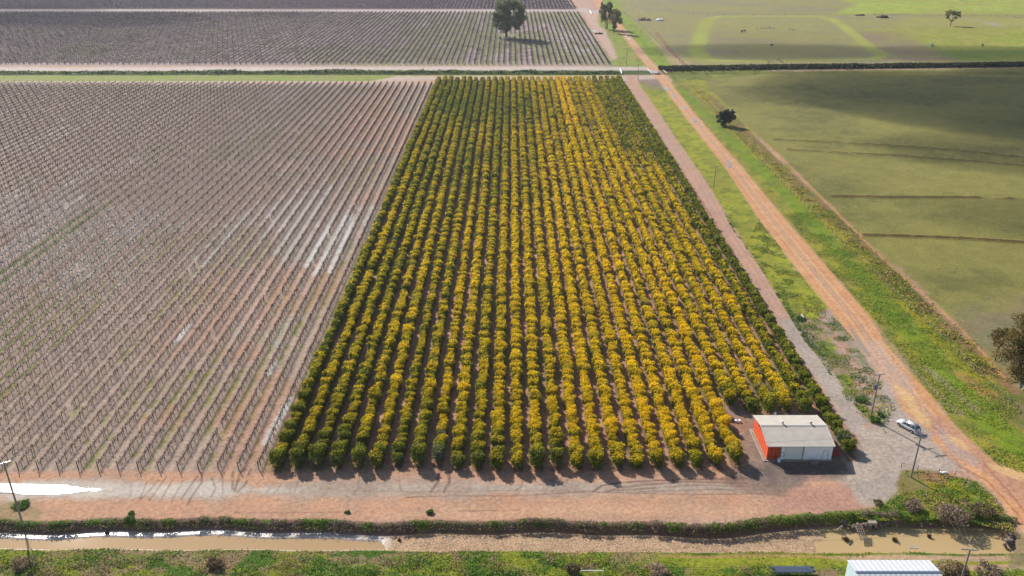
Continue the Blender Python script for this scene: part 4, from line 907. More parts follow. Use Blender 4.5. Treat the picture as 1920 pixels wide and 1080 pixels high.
scatter('ditch_hedge', 30000, fx_hedge, [C(84, 80, 54), C(58, 68, 40), C(78, 92, 48)], .9, 'long dark hedge of reeds along the ditch between the two right-hand paddocks', seed=78, cat='hedge')
def fx_vdrain(rg, n):
    pts = P((1300, 160), (1400, 262), (1500, 355), (1600, 452), (1700, 550), (1780, 630), (1860, 705)); k = rg.integers(0, len(pts) - 1, n); t = rg.random(n)[:, None]; q = pts[k] * (1 - t) + pts[k + 1] * t
    x = q[:, 0] + rg.normal(0, 1.7, n); y = q[:, 1] + rg.normal(0, 1, n); nz = fbm(x, y, 4, 385); return x, y, .35 * np.clip((nz - .35) * 3, .1, 1), rg.random(n) < .15 + .6 * ss(.45, .62, nz)
scatter('drain_weeds', 22000, fx_vdrain, [C(160, 138, 84), C(130, 130, 58), C(164, 156, 50)], .34, 'rough brown and green weeds along the drain left of the wire fence', seed=79)

# ------------------------------------------------------------------ cream packing shed with orange bins
SX0, SX1, SY0, SY1, EH, RH = 47.0, 58.9, 126.5, 136.2, 3.15, 4.15; SYM = 131.6
shed = empty('farm_shed', (SX0, SY0, 0), 0, 'cream metal shed with low gable roof at the near right corner of the orchard', 'shed')
W_, D_ = SX1 - SX0, SY1 - SY0; rm = SYM - SY0
def roof(y0, z0, y1, z1, x0, x1, th=.08):
    mb = MB(); mb.prism([(x0, y0, z0), (x0, y1, z1), (x0, y1, z1 + th), (x0, y0, z0 + th)], (x1 - x0, 0, 0)); return mb
roof(-.25, EH, rm - .01, RH, -.2, W_ + .2).build('roof_sheet', M['cream'], shed)
roof(rm + .01, RH, D_ + .25, EH, -.2, W_ + .2).build('roof_sheet', M['cream'], shed)
mb = MB(); mb.box(W_ / 2, rm, RH + .1, W_ + .42, .5, .05); mb.build('ridge_cap', M['creamtrim'], shed)
mb = MB(); mb.box(W_ / 2, -.3, EH + .02, W_ + .42, .14, .16); mb.build('gutter', M['creamtrim'], shed)
for xx in (-.23, W_ + .23):
    mb = MB()
    for a, b in (((-.25, EH + .05), (rm, RH + .05)), ((rm, RH + .05), (D_ + .25, EH + .05))):
        mb.prism([(xx - .05, a[0], a[1] - .1), (xx - .05, b[0], b[1] - .1), (xx - .05, b[0], b[1] + .1), (xx - .05, a[0], a[1] + .1)], (.1, 0, 0))
    mb.build('barge_board', M['creamtrim'], shed)
BX = 2.5                                              # open bay of stacked bins, then the closed part
mb = MB(); mb.box((BX + 3.75) / 2 - .3, 0, EH / 2, .62, .1, EH); mb.build('wall_panel', M['wall'], shed)
mb = MB(); mb.box(3.15 + 1.7, .06, EH / 2 - .05, 3.3, .08, EH - .1); mb.build('roller_door', M['door'], shed)
mb = MB(); mb.box(6.62, -.04, EH / 2, .12, .14, EH); mb.build('door_post', M['creamtrim'], shed)
mb = MB(); mb.box((6.68 + W_) / 2, 0, EH / 2, W_ - 6.68, .1, EH); mb.build('front_wall', M['wall'], shed)
ad = MB(); ad.box(10.75, -.08, 1.02, .92, .05, 2.04, bev=.01); dd_ = ad.build('access_door', M['white'], shed)
mb = MB(); mb.box(10.25, -.085, 1.03, .05, .07, 2.12); mb.box(11.25, -.085, 1.03, .05, .07, 2.12); mb.box(10.75, -.085, 2.09, 1.05, .07, .05); mb.build('door_frame', M['creamtrim'], shed)
mb = MB(); mb.box(11.12, -.13, 1.05, .05, .06, .14); mb.build('handle', M['dark'], dd_)
mb = MB(); mb.prism([(W_, 0, 0), (W_, D_, 0), (W_, D_, EH), (W_, rm, RH), (W_, 0, EH)], (-.08, 0, 0)); mb.build('side_wall', M['wall'], shed)
mb = MB(); mb.prism([(BX, .1, 0), (BX, D_ - .1, 0), (BX, D_ - .1, EH - .02), (BX, rm, RH - .05), (BX, .1, EH - .02)], (.08, 0, 0)); mb.build('inner_wall', M['wall'], shed)
mb = MB(); mb.box((BX + W_) / 2, D_, EH / 2, W_ - BX, .1, EH); mb.build('back_wall', M['wall'], shed)
mb = MB()
for yy in (.1, D_ / 2, D_ - .1): mb.box(.06, yy, EH / 2, .1, .1, EH)
mb.build('bay_posts', M['steel'], shed)
mb = MB(); mb.box(W_ / 2 - .25, D_ / 2 - .1, .05, W_ + .9, D_ + .8, .12); mb.build('floor_slab', M['conc'], shed)
for xx in (4.0, 9.3):
    v = MB(); v.tube((xx, rm + .25, RH), (xx, rm + .25, RH + .35), .14, n=12); v.ico((xx, rm + .25, RH + .48), .24, 1, 1, .8); vv_ = v.build('roof_vent', M['steel'], shed, True)
# bins
def bin_mesh(w_, d_, h_, mat, name):
    mb = MB(); t = .05
    mb.box(0, 0, .12, w_, d_, .05)
    for sx in (-1, 1):
        for sy in (-1, 1): mb.box(sx * (w_ / 2 - .05), sy * (d_ / 2 - .05), h_ / 2, .1, .1, h_)
    for zz in (.15, h_ * .55, h_ - .04):
        for sy in (-1, 1): mb.box(0, sy * (d_ / 2 - .03), zz, w_ - .2, .05, .09)
        for sx in (-1, 1): mb.box(sx * (w_ / 2 - .03), 0, zz, .05, d_ - .2, .09)
    for sy in (-1, 1): mb.box(0, sy * (d_ / 2 - .05), h_ / 2, .1, .05, h_ - .06)
    for sx in (-1, 1): mb.box(sx * (w_ / 2 - .05), 0, h_ / 2, .05, .1, h_ - .06)
    for xx in (-.4, 0, .4): mb.box(xx * w_, 0, .05, .12, d_ - .02, .1)
    return mb.build(name, mat)
b0 = bin_mesh(1.14, 1.14, .58, M['orange'], 'fruit_bin'); firstb = True
pos = ['bottom', 'second', 'third', 'fourth', 'top']
for lv in range(5):
    for cx in range(2):
        for dpt in range(8):
            if cx == 1 and dpt > 0: continue
            o = b0 if firstb else b0.copy()
            if not firstb: col.objects.link(o)
            firstb = False; o.location = (SX0 + .66 + cx * 1.18 - .12, SY0 + .55 + dpt * 1.18, .12 + lv * .6)
            if cx == 0: lab = 'orange bin, %s layer, %s from the front along the left side of cream shed' % (pos[lv], ordi(dpt + 1))
            else: lab = 'orange bin, %s layer of the stack touching the cream shed front wall' % pos[lv]
            tag(o, lab, 'fruit bin', 'orange fruit bins stacked in the open bay')
rb = bin_mesh(1.5, 1.5, .95, M['red'], 'field_bin'); rb.location = (60.15, 128.4, 0); rb.rotation_euler = (0, 0, .05); tag(rb, 'red bin standing on the dirt beside the right end of the cream shed', 'bin')
# pallet / crate, drum, kerbs, buckets
cr = empty('wooden_crate', (*g(1526, 871), 0), R(-18), 'grey weathered wooden crate lying on the dark yard in front of the cream shed', 'crate')
mb = MB()
for zz in (.05, .3, .55):
    for sy in (-1, 1): mb.box(0, sy * .5, zz, 1.3, .03, .1)
    for sx in (-1, 1): mb.box(sx * .64, 0, zz, .03, 1.0, .1)
mb.build('side_slats', M['timber'], cr); mb = MB()
for yy in np.linspace(-.42, .42, 6): mb.box(0, yy, .62, 1.26, .12, .025)
mb.build('lid', M['timber'], cr)
dr = empty('water_drum', (*g(1460, 866), 0), 0, 'small white drum standing at the front corner between orange bins and shed door', 'drum')
mb = MB(); mb.tube((0, 0, 0), (0, 0, .8), .28, n=16); mb.build('body', M['white'], dr); mb = MB(); mb.tube((0, 0, .8), (0, 0, .86), .1, n=10); mb.build('cap', M['trafo'], dr)
hs = MB(); c_ = [(math.cos(a) * .35, -.1, 1.1 + math.sin(a) * .45) for a in np.linspace(0, 6.28, 15)]; hs.path(c_, .025); o = hs.build('hose_reel', M['dark']); o.location = (SX0 + 2.75, SY0 - .05, .2); tag(o, 'coiled dark hose hanging on the front wall of the cream shed', 'hose')
def beam(a, b, w_, h_, mat, label, name='timber_sleeper'):
    A = g(*a); B = g(*b); L = math.hypot(B[0] - A[0], B[1] - A[1]); mb = MB(); mb.box(0, 0, h_ / 2, L, w_, h_, bev=.02); o = mb.build(name, mat); o.location = ((A[0] + B[0]) / 2, (A[1] + B[1]) / 2, 0); o.rotation_euler = (0, 0, math.atan2(B[1] - A[1], B[0] - A[0])); tag(o, label, 'sleeper'); return o
beam((1410, 811), (1435, 866), .28, .2, M['timber'], 'long timber edging beam along the left side of the cream shed')
beam((1445, 866), (1471, 885), .25, .2, M['timber'], 'timber beam lying on the yard from the bin stack towards the viewer')
for i, (px, py, lab) in enumerate([(1453, 777, 'white bucket on the dirt behind the cream shed'), (1386, 791, 'right one of two white buckets left of the cream shed'), (1379, 791, 'left one of two white buckets left of the cream shed')]):
    b = empty('bucket', (*g(px, py), 0), 0, lab, 'bucket'); mb = MB(); mb.tube((0, 0, 0), (0, 0, .42), .2, .26, 12); mb.build('pail', M['white'], b); mb = MB(); mb.tube((0, 0, .42), (0, 0, .46), .27, n=12); mb.build('lid', M['white'], b)

# ------------------------------------------------------------------ white shed, bottom right
ws = empty('machinery_shed', (53.0, 94.0, 0), 0, 'pale blue shed with white ribbed roof at the bottom edge', 'shed')
A = g(1588, 1050, 4.3); B = g(1743, 1050, 4.3); x0, x1, yb = A[0] - 53.0, B[0] - 53.0, A[1] - 94.0; yr = g(1620, 1073, 5.0)[1] - 94.0
mb = MB(); mb.prism([(x0, yb, 4.25), (x0, yr, 5.0), (x0, yr, 5.06), (x0, yb, 4.31)], (x1 - x0, 0, 0)); mb.build('roof_sheet', M['roofwhite'], ws)
mb = MB(); mb.prism([(x0, yr - .01, 5.0), (x0, yr * 2 - yb, 4.25), (x0, yr * 2 - yb, 4.31), (x0, yr - .01, 5.06)], (x1 - x0, 0, 0)); mb.build('roof_sheet', M['roofwhite'], ws)
mb = MB(); mb.box((x0 + x1) / 2, yr, 5.08, x1 - x0 + .1, .35, .06); mb.build('ridge_cap', M['trafo'], ws)
mb = MB(); mb.prism([(x0 + .15, yb - .15, 0), (x0 + .15, 2 * yr - yb + .15, 0), (x0 + .15, 2 * yr - yb + .15, 4.2), (x0 + .15, yr, 4.95), (x0 + .15, yb - .15, 4.2)], (.08, 0, 0)); mb.build('side_wall', M['bluewall'], ws)
mb = MB(); mb.prism([(x1 - .2, yb - .15, 0), (x1 - .2, 2 * yr - yb + .15, 0), (x1 - .2, 2 * yr - yb + .15, 4.2), (x1 - .2, yr, 4.95), (x1 - .2, yb - .15, 4.2)], (.08, 0, 0)); mb.build('side_wall', M['bluewall'], ws)
mb = MB(); mb.box((x0 + x1) / 2, yb - .2, 2.1, x1 - x0 - .5, .08, 4.2); mb.build('back_wall', M['bluewall'], ws)
mb = MB(); mb.box((x0 + x1) / 2, 2 * yr - yb + .2, 2.1, x1 - x0 - .5, .08, 4.2); mb.build('front_wall', M['bluewall'], ws)
lx = x1 + .15; ld = empty('ladder', (53.0 + lx, 94.0 + yr, 0), 0, 'yellow ladder hooked over the right edge of the white shed roof', 'ladder')
mb = MB()
for dy in (-.25, .25): mb.path([(0.25, dy, 0), (.1, dy, 4.9), (.1, dy, 5.9), (-.35, dy, 6.0)], .035)
mb.build('rails', M['yellow'], ld); mb = MB()
for zz in np.arange(.4, 5.2, .35): mb.tube((.2 - zz * .02, -.25, zz), (.2 - zz * .02, .25, zz), .022, n=6)
mb.build('rungs', M['yellow'], ld)
# pipe trailer
pt = empty('pipe_stack', (*g(1482, 1076), 0), 0, 'stack of blue-grey irrigation pipes on trestles at the bottom edge', 'pipes')
for r_ in range(2):
    for c_ in range(5):
        mb = MB(); mb.tube((-3 + .2 * ((c_ * 3) % 4), (c_ - 2) * .25, .72 + r_ * .22), (3 + .3 * ((c_ * 5) % 3), (c_ - 2) * .25, .72 + r_ * .22), .11, n=8); mb.build('pipe', M['bluepipe'] if c_ % 2 else M['steel'], pt)
for sx in (-2, 2):
    mb = MB(); mb.box(sx, 0, .57, .1, 1.5, .08)
    for sy in (-.6, .6): mb.box(sx, sy, .27, .09, .09, .55)
    mb.build('trestle', M['steel'], pt)
fr_ = empty('rail_frame', (*g(1090, 1079), 0), 0, 'white metal rail frame standing in weeds at the bottom edge', 'rail'); mb = MB(); mb.box(0, 0, .75, .08, .08, 1.5); mb.build('post', M['white'], fr_); mb = MB(); mb.box(3.3, 0, .75, .08, .08, 1.5); mb.build('post', M['white'], fr_); mb = MB(); mb.box(1.65, 0, 1.0, 3.22, .07, .07); mb.build('rail', M['white'], fr_)

# ------------------------------------------------------------------ power poles and cables
TOPS = {}
def pole(key, px, py, h, label, arms=((0, 2.2),), rz=0.0, trafo=False, r=.17, ins=3, name='power_pole', lean=(0, 0), bare=False):
    x, y = g(px, py); t = empty(name, (x, y, 0), rz, label, 'power pole'); t.rotation_euler = (lean[0], lean[1], rz)
    mb = MB(); mb.tube((0, 0, -.3), (0, 0, h), r, r * .62, 10); mb.build('pole', M['polewood'], t)
    pts = []
    for (dz, L) in arms:
        if bare: break
        mb = MB(); mb.box(0, .16, h - .25 - dz, L, .1, .12); mb.build('crossarm', M['steel' if dz == 0 else 'timber'], t)
        mb = MB()
        for s in (-1, 1): mb.tube((s * L * .3, .16, h - .3 - dz), (0, .12, h - .95 - dz), .02, n=5)
        mb.build('brace', M['steel'], t)
        for k in range(ins):
            xx = (k / (ins - 1) - .5) * (L - .2); mb = MB(); mb.tube((xx, .16, h - .19 - dz), (xx, .16, h + .02 - dz), .055, .035, 8); mb.tube((xx, .16, h - .1 - dz), (xx, .16, h - .05 - dz), .085, n=8); mb.build('insulator', M['insul'], t)
            if dz == 0: pts.append((xx, .16, h + .03))
    if trafo:
        mb = MB(); mb.tube((-.35, 0, h - 3.3), (-.35, 0, h - 2.4), .3, n=14); tf = mb.build('transformer', M['trafo'], t)
        mb = MB(); mb.tube((-.35, 0, h - 2.4), (-.35, 0, h - 2.2), .06, n=6); mb.tube((-.5, 0, h - 2.4), (-.5, 0, h - 2.2), .06, n=6); mb.build('bushing', M['insul'], tf)
    bpy.context.view_layer.update(); TOPS[key] = [t.matrix_world @ Vector(q) for q in pts] or [t.matrix_world @ Vector((0, 0, h - .1))]
    return t
pA = pole('A', 1632, 785, 10.3, 'tall grey power pole with two crossarms and a transformer, left of the white car', ((0, 2.4), (1.7, 2.3)), R(12), True)
pB = pole('B', 1708, 895, 9.3, 'grey power pole with crossarms standing in green grass below the white car', ((0, 2.2), (.7, 2.0)), R(-8))
mb = MB()
for sx, sy in ((-.7, .4), (-.2, .8), (.4, .6), (.9, .5)): mb.tube((sx * .7, .16, 9.0), (sx, sy, 9.9), .06, .05, 7)
mb.build('insulator_string', M['insul'], pB)
pC = pole('C', 43, 984, 12.6, 'tall lone power pole on the canal bank at the far left', ((0, 1.9),), R(30))
pD = pole('D', 1795, 1112, 8.4, 'power pole with white insulators right of the white-roofed shed', ((0, 2.3),), R(-6), False, ins=4)
pE = pole('E', 1338, 355, 8.7, 'thin power pole on the green verge between farm track and dirt road', ((0, 1.8),), 0, r=.14)
pF = pole('F', 1196, 150, 9.5, 'distant power pole where the farm track meets the far ditch', ((0, 1.8),), 0, r=.16)
pG = pole('G', 1174.5, 123, 10.5, 'distant power pole on grass beyond the ditch, left of the dirt road', ((0, 1.8),), 0, r=.16)
pole('Hh', 1197, 43, 9, 'most distant bare pole at the paddock edge near the soil mound', (), 0, r=.16, bare=True)
pole('W', 1737, 936, 2.3, 'short white post standing in the grass above the pond', (), 0, r=.06, bare=True, name='marker_post', lean=(0, R(-4)))['category'] = 'post'
def cable(a, b, sag, r, label):
    a = Vector(a); b = Vector(b); n = 24; pts = []
    for i in range(n + 1): t = i / n; q = a.lerp(b, t); q.z -= sag * 4 * t * (1 - t); pts.append(q)
    mb = MB(); mb.path(pts, r * .55, 4); o = mb.build('power_cable', M['cable']); tag(o, label, 'cable', 'overhead power cables')
for i, nm in enumerate(('lower', 'middle', 'upper')):
    cable(TOPS['B'][i], TOPS['C'][i], 1.6, .014, '%s overhead cable crossing in front of the orchard between the left and right poles' % nm)
    cable(TOPS['A'][i], TOPS['B'][i], .25, .012, '%s short cable from the transformer pole to the pole in the grass' % nm)
    cable(TOPS['A'][i], TOPS['E'][i], 1.0, .012, '%s cable from the transformer pole up the verge' % nm)
    cable(TOPS['E'][i], TOPS['F'][i], 1.6, .014, '%s cable between the verge pole and the ditch pole' % nm)
    cable(TOPS['B'][i], TOPS['D'][i], .3, .012, '%s cable from the grass pole over the pond to the shed pole' % nm)
    cable(TOPS['F'][i], TOPS['G'][i], .4, .014, '%s cable over the far ditch' % nm)

# ------------------------------------------------------------------ fences
def fence(pts, spacing, h, label, mat='postwood', r=.05, wires=3, name='wire_fence'):
    pts = [np.array(q) for q in pts]; t = empty(name, (*pts[0], 0), 0, label, 'fence'); o0 = pts[0]; P_ = []
    for a, b in zip(pts[:-1], pts[1:]):
        L = np.hypot(*(b - a)); n = max(1, int(L / spacing))
        for k in range(n): P_.append(a + (b - a) * k / n)
    P_.append(pts[-1]); dat = None
    for i, q in enumerate(P_[:100]):
        if dat is None: mb = MB(); mb.tube((0, 0, -.1), (0, 0, h), r, n=6); f = mb.build('post', M[mat], t); dat = f.data
        else: f = link('post', dat, t, (0, 0, 0))
        f.location = (q[0] - o0[0], q[1] - o0[1], 0); f.rotation_euler = (random.gauss(0, .04), random.gauss(0, .04), 0)
    if len(P_) > 100:
        mb = MB()
        for q in P_[100:]: mb.tube((q[0] - o0[0], q[1] - o0[1], 0), (q[0] - o0[0], q[1] - o0[1], h), r * 1.3, n=4)
        mb.build('posts', M[mat], t)['kind'] = 'stuff'
    for zz in np.linspace(h * .35, h * .92, wires):
        mb = MB(); mb.path([(q[0] - o0[0], q[1] - o0[1], zz) for q in P_], .012, 3); mb.build('wire', M['wire'], t)
    return t
fence([g(1960, 812), g(1861, 727), g(1782, 650), g(1680, 552), g(1560, 437), g(1470, 348), g(1420, 296), g(1330, 196)], 3.6, 1.15, 'post and wire fence running between the drain and the red path beside the paddock', r=.06)
fence([g(1690, 877), g(1720, 883), g(1760, 888), g(1790, 892), g(1812, 905)], 3.2, 1.1, 'short low wire fence on the edge of the gravel yard behind the grass pole', r=.05, wires=2)
fence([g(1000, 1072), g(1300, 1074), g(1580, 1076)], 5.5, 1.7, 'tall thin steel post fence through the weeds along the bottom edge', 'steel', .04, 3)
fence([g(1168, 22), g(1197, 43), g(1240, 85), g(1285, 122)], 9, 1.2, 'distant wire fence along the upper paddock edge beside the far road', r=.09)
fence([g(1300, 27.6), g(1500, 28.2), g(1640, 28), g(1920, 31)], 14, 1.3, 'farthest wire fence crossing the upper paddock', r=.12, wires=2)
# bridge rails over the far ditch
for i, (a, b, lab) in enumerate([((1214, 131), (1222, 139), 'white rail on the left side of the road crossing over the far ditch'), ((1238, 130), (1250, 139), 'white rail on the right side of the road crossing over the far ditch')]):
    A = np.array(g(*a)); B = np.array(g(*b)); t = empty('bridge_rail', (*A, 0), 0, lab, 'rail'); d = B - A
    for k in range(4): mb = MB(); mb.box(d[0] * k / 3, d[1] * k / 3, .55, .18, .18, 1.1); mb.build('post', M['white'], t)
    for zz in (.6, 1.0): mb = MB(); mb.tube((0, 0, zz), (d[0], d[1], zz), .07, n=6); mb.build('rail', M['white'], t)
pp = MB(); a = g(1163, 131); b = g(1166, 139); pp.tube((a[0], a[1], .6), (b[0], b[1], .3), .35, n=8); tag(pp.build('culvert_pipe', M['white']), 'white pipe leaning across the far ditch left of the road crossing', 'pipe')
pp = MB(); a = g(1106, 21); b = g(1109.5, 27); pp.tube((a[0], a[1], .5), (b[0], b[1], .5), .45, n=8); tag(pp.build('water_trough', M['white']), 'long white trough on the pale track near the top of the photograph', 'trough')

# ------------------------------------------------------------------ pond edge: rocks, headwall, footbridge, logs
def rock_mesh(seed, sub=1):
    rg = random.Random(seed); bm = bmesh.new(); bmesh.ops.create_icosphere(bm, subdivisions=sub + 1, radius=.5)
    ax = Vector((rg.gauss(0, 1), rg.gauss(0, 1), rg.gauss(0, 1))).normalized()
    for v in bm.verts:
        k = 1 + .25 * math.sin(v.co.x * 5 + seed) * math.sin(v.co.y * 6 + seed * 2) + rg.uniform(-.09, .09); v.co *= k; v.co.z *= .7
    me = bpy.data.meshes.new('rock'); bm.to_mesh(me); bm.free(); me.materials.append(M['rock']); return me
rocks = [rock_mesh(s) for s in range(6)]
pl = [(1576, 980), (1592, 986), (1606, 990), (1640, 987), (1655, 982), (1690, 980), (1720, 976), (1748, 970)]; pr = [(1845, 978), (1870, 985), (1890, 998), (1900, 1006), (1895, 1016), (1880, 1022)]
ro0 = None
def put_rocks(pl, n, label, w_):
    global ro0
    for _ in range(n):
        k = random.randrange(len(pl) - 1); t = random.random(); px = pl[k][0] + (pl[k + 1][0] - pl[k][0]) * t; py = pl[k][1] + (pl[k + 1][1] - pl[k][1]) * t
        off = random.uniform(-w_, w_); z = -.7 + .45 * off / w_
        x, y = g(px, py, z); y += off * .9; s = random.uniform(.3, .75)
        if ro0 is None: o = bpy.data.objects.new('rock', rocks[0]); ro0 = o
        else: o = ro0.copy(); o.data = random.choice(rocks)
        col.objects.link(o); o.location = (x, y, z + .05); o.scale = (s, s * random.uniform(.7, 1), s * random.uniform(.6, 1)); o.rotation_euler = (random.uniform(-.4, .4), random.uniform(-.4, .4), random.uniform(0, 6.28))
        tag(o, label, 'rock', label)
put_rocks(pl, 150, 'loose stones of the rip-rap along the back bank of the muddy pond', .9)
put_rocks(pr, 60, 'loose stones heaped at the right end of the muddy pond', .8)
hw_ = empty('headwall', (*g(1637, 983, -.2), 0), 0, 'pale concrete culvert block in the bank above the muddy pond', 'headwall'); mb = MB(); mb.box(0, .3, -.35, 1.25, .9, 1.0, bev=.03); mb.build('block', M['conc'], hw_); mb = MB(); mb.tube((0, -.28, -.5), (0, -.1, -.5), .28, n=12); mb.build('pipe_mouth', M['dark'], hw_)
fb = empty('footbridge', (*g(1608, 984, 0), .05), 0, 'old timber footbridge of weathered planks crossing the pond between the banks', 'footbridge')
A = np.array(g(1604, 984)); B = np.array(g(1617, 1016, -.9)); d = B - A; L = np.hypot(*d); ang = math.atan2(d[1], d[0])
for k in range(4):
    off = (k - 1.5) * .36; n_ = np.array([-math.sin(ang), math.cos(ang)]) * off; mb = MB(); e = random.uniform(-.3, .3)
    mb.tube((n_[0], n_[1], .1 + random.uniform(-.04, .08)), (d[0] * (1 + e * .1) + n_[0] * .9, d[1] * (1 + e * .1) + n_[1] * .9, -.75), .09, .08, 6); mb.build('pole_plank', M['timber'], fb)
mb = MB()
for k in range(7): t = (k + .5) / 7; mb.tube((d[0] * t - .75 * -math.sin(ang), d[1] * t - .75 * math.cos(ang), .16 - .85 * t), (d[0] * t + .75 * -math.sin(ang), d[1] * t + .75 * math.cos(ang), .2 - .85 * t), .04, n=5)
mb.build('cross_slats', M['timber'], fb)
for i, (a, b, r_, m_, lab) in enumerate([((1570, 994), (1579, 987), .1, 'palebark', 'short pale log on the bank left of the timber footbridge'), ((1575, 998), (1580, 989), .12, 'bark', 'short dark log beside the pale log left of the footbridge'),
    ((1508, 577), (1514, 583), .16, 'bark', 'dark stump with wire on the weedy edge of the farm track'), ((1497, 590), (1505, 602), .22, 'bark', 'dark sawn log in the weeds beside the farm track'), ((1503, 592), (1507, 600), .3, 'palebark', 'pale cream sawn log lying against the dark log by the farm track'), ((1518, 625), (1524, 633), .2, 'bark', 'small dark stump farther down the weedy farm track edge'), ((1608, 708), (1622, 712), .1, 'palebark', 'thin pale branch lying on the dirt near the dirt road')]):
    A = g(*a); B = g(*b); mb = MB(); mb.tube((A[0], A[1], r_), (B[0], B[1], r_ + .12), r_, r_ * .8, 9); mb.tube(((A[0] + B[0]) / 2, (A[1] + B[1]) / 2, r_), ((A[0] + B[0]) / 2 + .3, (A[1] + B[1]) / 2, r_ * 2.6), r_ * .35, r_ * .2, 6)
    tag(mb.build('log', M[m_]), lab, 'log')
sl_ = MB(); sl_.box(0, 0, .08, 1.4, .7, .12, bev=.02); o = sl_.build('concrete_slab', M['conc']); o.location = (*g(1713, 1025, -.4), -.6); tag(o, 'small white concrete slab on the near edge of the muddy pond', 'slab')
rb_ = MB(); rb_.ico((0, 0, .2), .35, 1.2, .8, .7); rb_.ico((.5, .1, .12), .2); rb_.ico((-.5, .2, .12), .2); o = rb_.build('rubble', M['white']); o.location = (*g(1770, 888), 0); tag(o, 'white rubbish bag heap by the low fence above the pond', 'rubble')

# ------------------------------------------------------------------ white car
def build_car():
    fpx, rpx = g(1683, 790), g(1720, 811); ang = math.atan2(fpx[1] - rpx[1], fpx[0] - rpx[0]); cx, cy = g(1702, 803)
    car = empty('parked_car', (cx, cy, 0), ang, 'white wagon-type car parked on the gravel between the two power poles', 'car')
    # lofted body: stations along x with half width, floor, belt height
    st = [(-2.36, .62, .45, .72), (-2.30, .80, .34, .95), (-1.9, .89, .26, 1.0), (-1.0, .92, .24, .98), (0, .92, .24, .96), (.9, .92, .25, .95), (1.5, .90, .27, .90), (2.0, .84, .3, .80), (2.28, .70, .36, .66), (2.36, .5, .45, .55)]
    V = []
    for x, hw_, z0, z1 in st:
        ring = [(-hw_ * .86, z0), (-hw_, z0 + .15), (-hw_, (z0 + z1) / 2 + .05), (-hw_ * .93, z1), (-hw_ * .5, z1 + .03), (0, z1 + .045), (hw_ * .5, z1 + .03), (hw_ * .93, z1), (hw_, (z0 + z1) / 2 + .05), (hw_, z0 + .15), (hw_ * .86, z0)]
        V += [(x, a, b) for a, b in ring]
    n = 11; Q = []
    for i in range(len(st) - 1):
        for j in range(n): a = i * n + j; b = i * n + (j + 1) % n; Q.append((a, b, b + n, a + n))
    mb = MB(); vs = [mb.bm.verts.new(v) for v in V]
    for q in Q: mb.bm.faces.new([vs[k] for k in q])
    mb.bm.faces.new(vs[:n][::-1]); mb.bm.faces.new(vs[-n:]); mb.build('body', M['carpaint'], car, True)
    # cabin: pillars + roof in paint, glass as own panes
    base = {'r': (-2.12, .80, .97), 'f': (1.18, .83, .95)}; top = {'r': (-1.75, .62, 1.47), 'f': (.38, .64, 1.46)}
    roofm = MB(); roofm.box(-.68, 0, 1.47, 2.16, 1.24, .06, bev=.025); roofm.build('roof', M['carpaint'], car, True)
    gl = MB(); A, B = base['f'], top['f']; gl.prism([(A[0], -A[1], A[2]), (A[0], A[1], A[2]), (B[0], B[1], B[2]), (B[0], -B[1], B[2])], (-.03, 0, -.02)); gl.build('windscreen', M['glass'], car)
    gl = MB(); A, B = base['r'], top['r']; gl.prism([(A[0], -A[1] * .92, A[2] + .02), (A[0], A[1] * .92, A[2] + .02), (B[0], B[1], B[2]), (B[0], -B[1], B[2])], (.03, 0, -.02)); gl.build('rear_window', M['glass'], car)
    for s in (-1, 1):
        for (xa, xb, ta, tb) in ((-1.98, -1.05, -1.68, -1.05), (-.98, -.02, -.98, -.02), (.05, 1.05, .05, .40)):
            gl = MB(); gl.prism([(xa, s * .84, .99), (xb, s * .845, .98), (tb, s * .645, 1.44), (ta, s * .635, 1.44)], (0, -s * .02, 0)); gl.build('side_window', M['glass'], car)
        pl_ = MB()
        for (xa, ta) in ((-2.05, -1.72), (-1.015, -1.015), (.015, .015), (1.12, .40)): pl_.tube((xa, s * .83, .97), (ta, s * .63, 1.46), .045, n=6)
        pl_.build('pillar', M['carpaint'], car)
        rr = MB(); rr.tube((-1.6, s * .56, 1.55), (.2, s * .56, 1.55), .022, n=6); rr.tube((-1.5, s * .56, 1.5), (-1.5, s * .56, 1.55), .02, n=5); rr.tube((.1, s * .56, 1.5), (.1, s * .56, 1.55), .02, n=5); rr.build('roof_rail', M['dark'], car)
        mi = MB(); mi.box(.92, s * 1.0, 1.02, .14, .2, .13, bev=.02); mi.build('wing_mirror', M['carpaint'], car)
        hl = MB(); hl.box(2.18, s * .62, .68, .26, .26, .12, bev=.03); hl.build('headlight', M['lampclear'], car)
        tl = MB(); tl.box(-2.3, s * .68, .84, .1, .26, .2, bev=.02); tl.build('tail_light', M['lampred'], car)
        for xx in (-1.42, 1.42):
            w_ = MB(); w_.tube((xx, s * .70, .34), (xx, s * .93, .34), .34, n=20); ww = w_.build('wheel', M['tyre'], car)
            w_ = MB(); w_.tube((xx, s * .90, .34), (xx, s * .945, .34), .21, n=16); w_.build('rim', M['rim'], ww)
            ar = MB()
            for k in range(9): a0_, a1_ = math.pi * k / 9, math.pi * (k + 1) / 9; ar.tube((xx + math.cos(a0_) * .39, s * .925, .34 + math.sin(a0_) * .39), (xx + math.cos(a1_) * .39, s * .925, .34 + math.sin(a1_) * .39), .03, n=5)
            ar.build('wheel_arch', M['dark'], car)
    pt_ = MB(); pt_.box(-2.38, 0, .72, .03, .4, .12); pt_.build('number_plate', M['plate'], car)
    bp = MB(); bp.box(-2.3, 0, .42, .16, 1.5, .14, bev=.03); bp.build('bumper', M['dark'], car)
    gr = MB(); gr.box(2.33, 0, .55, .06, .8, .14, bev=.02); gr.build('grille', M['dark'], car)
build_car()

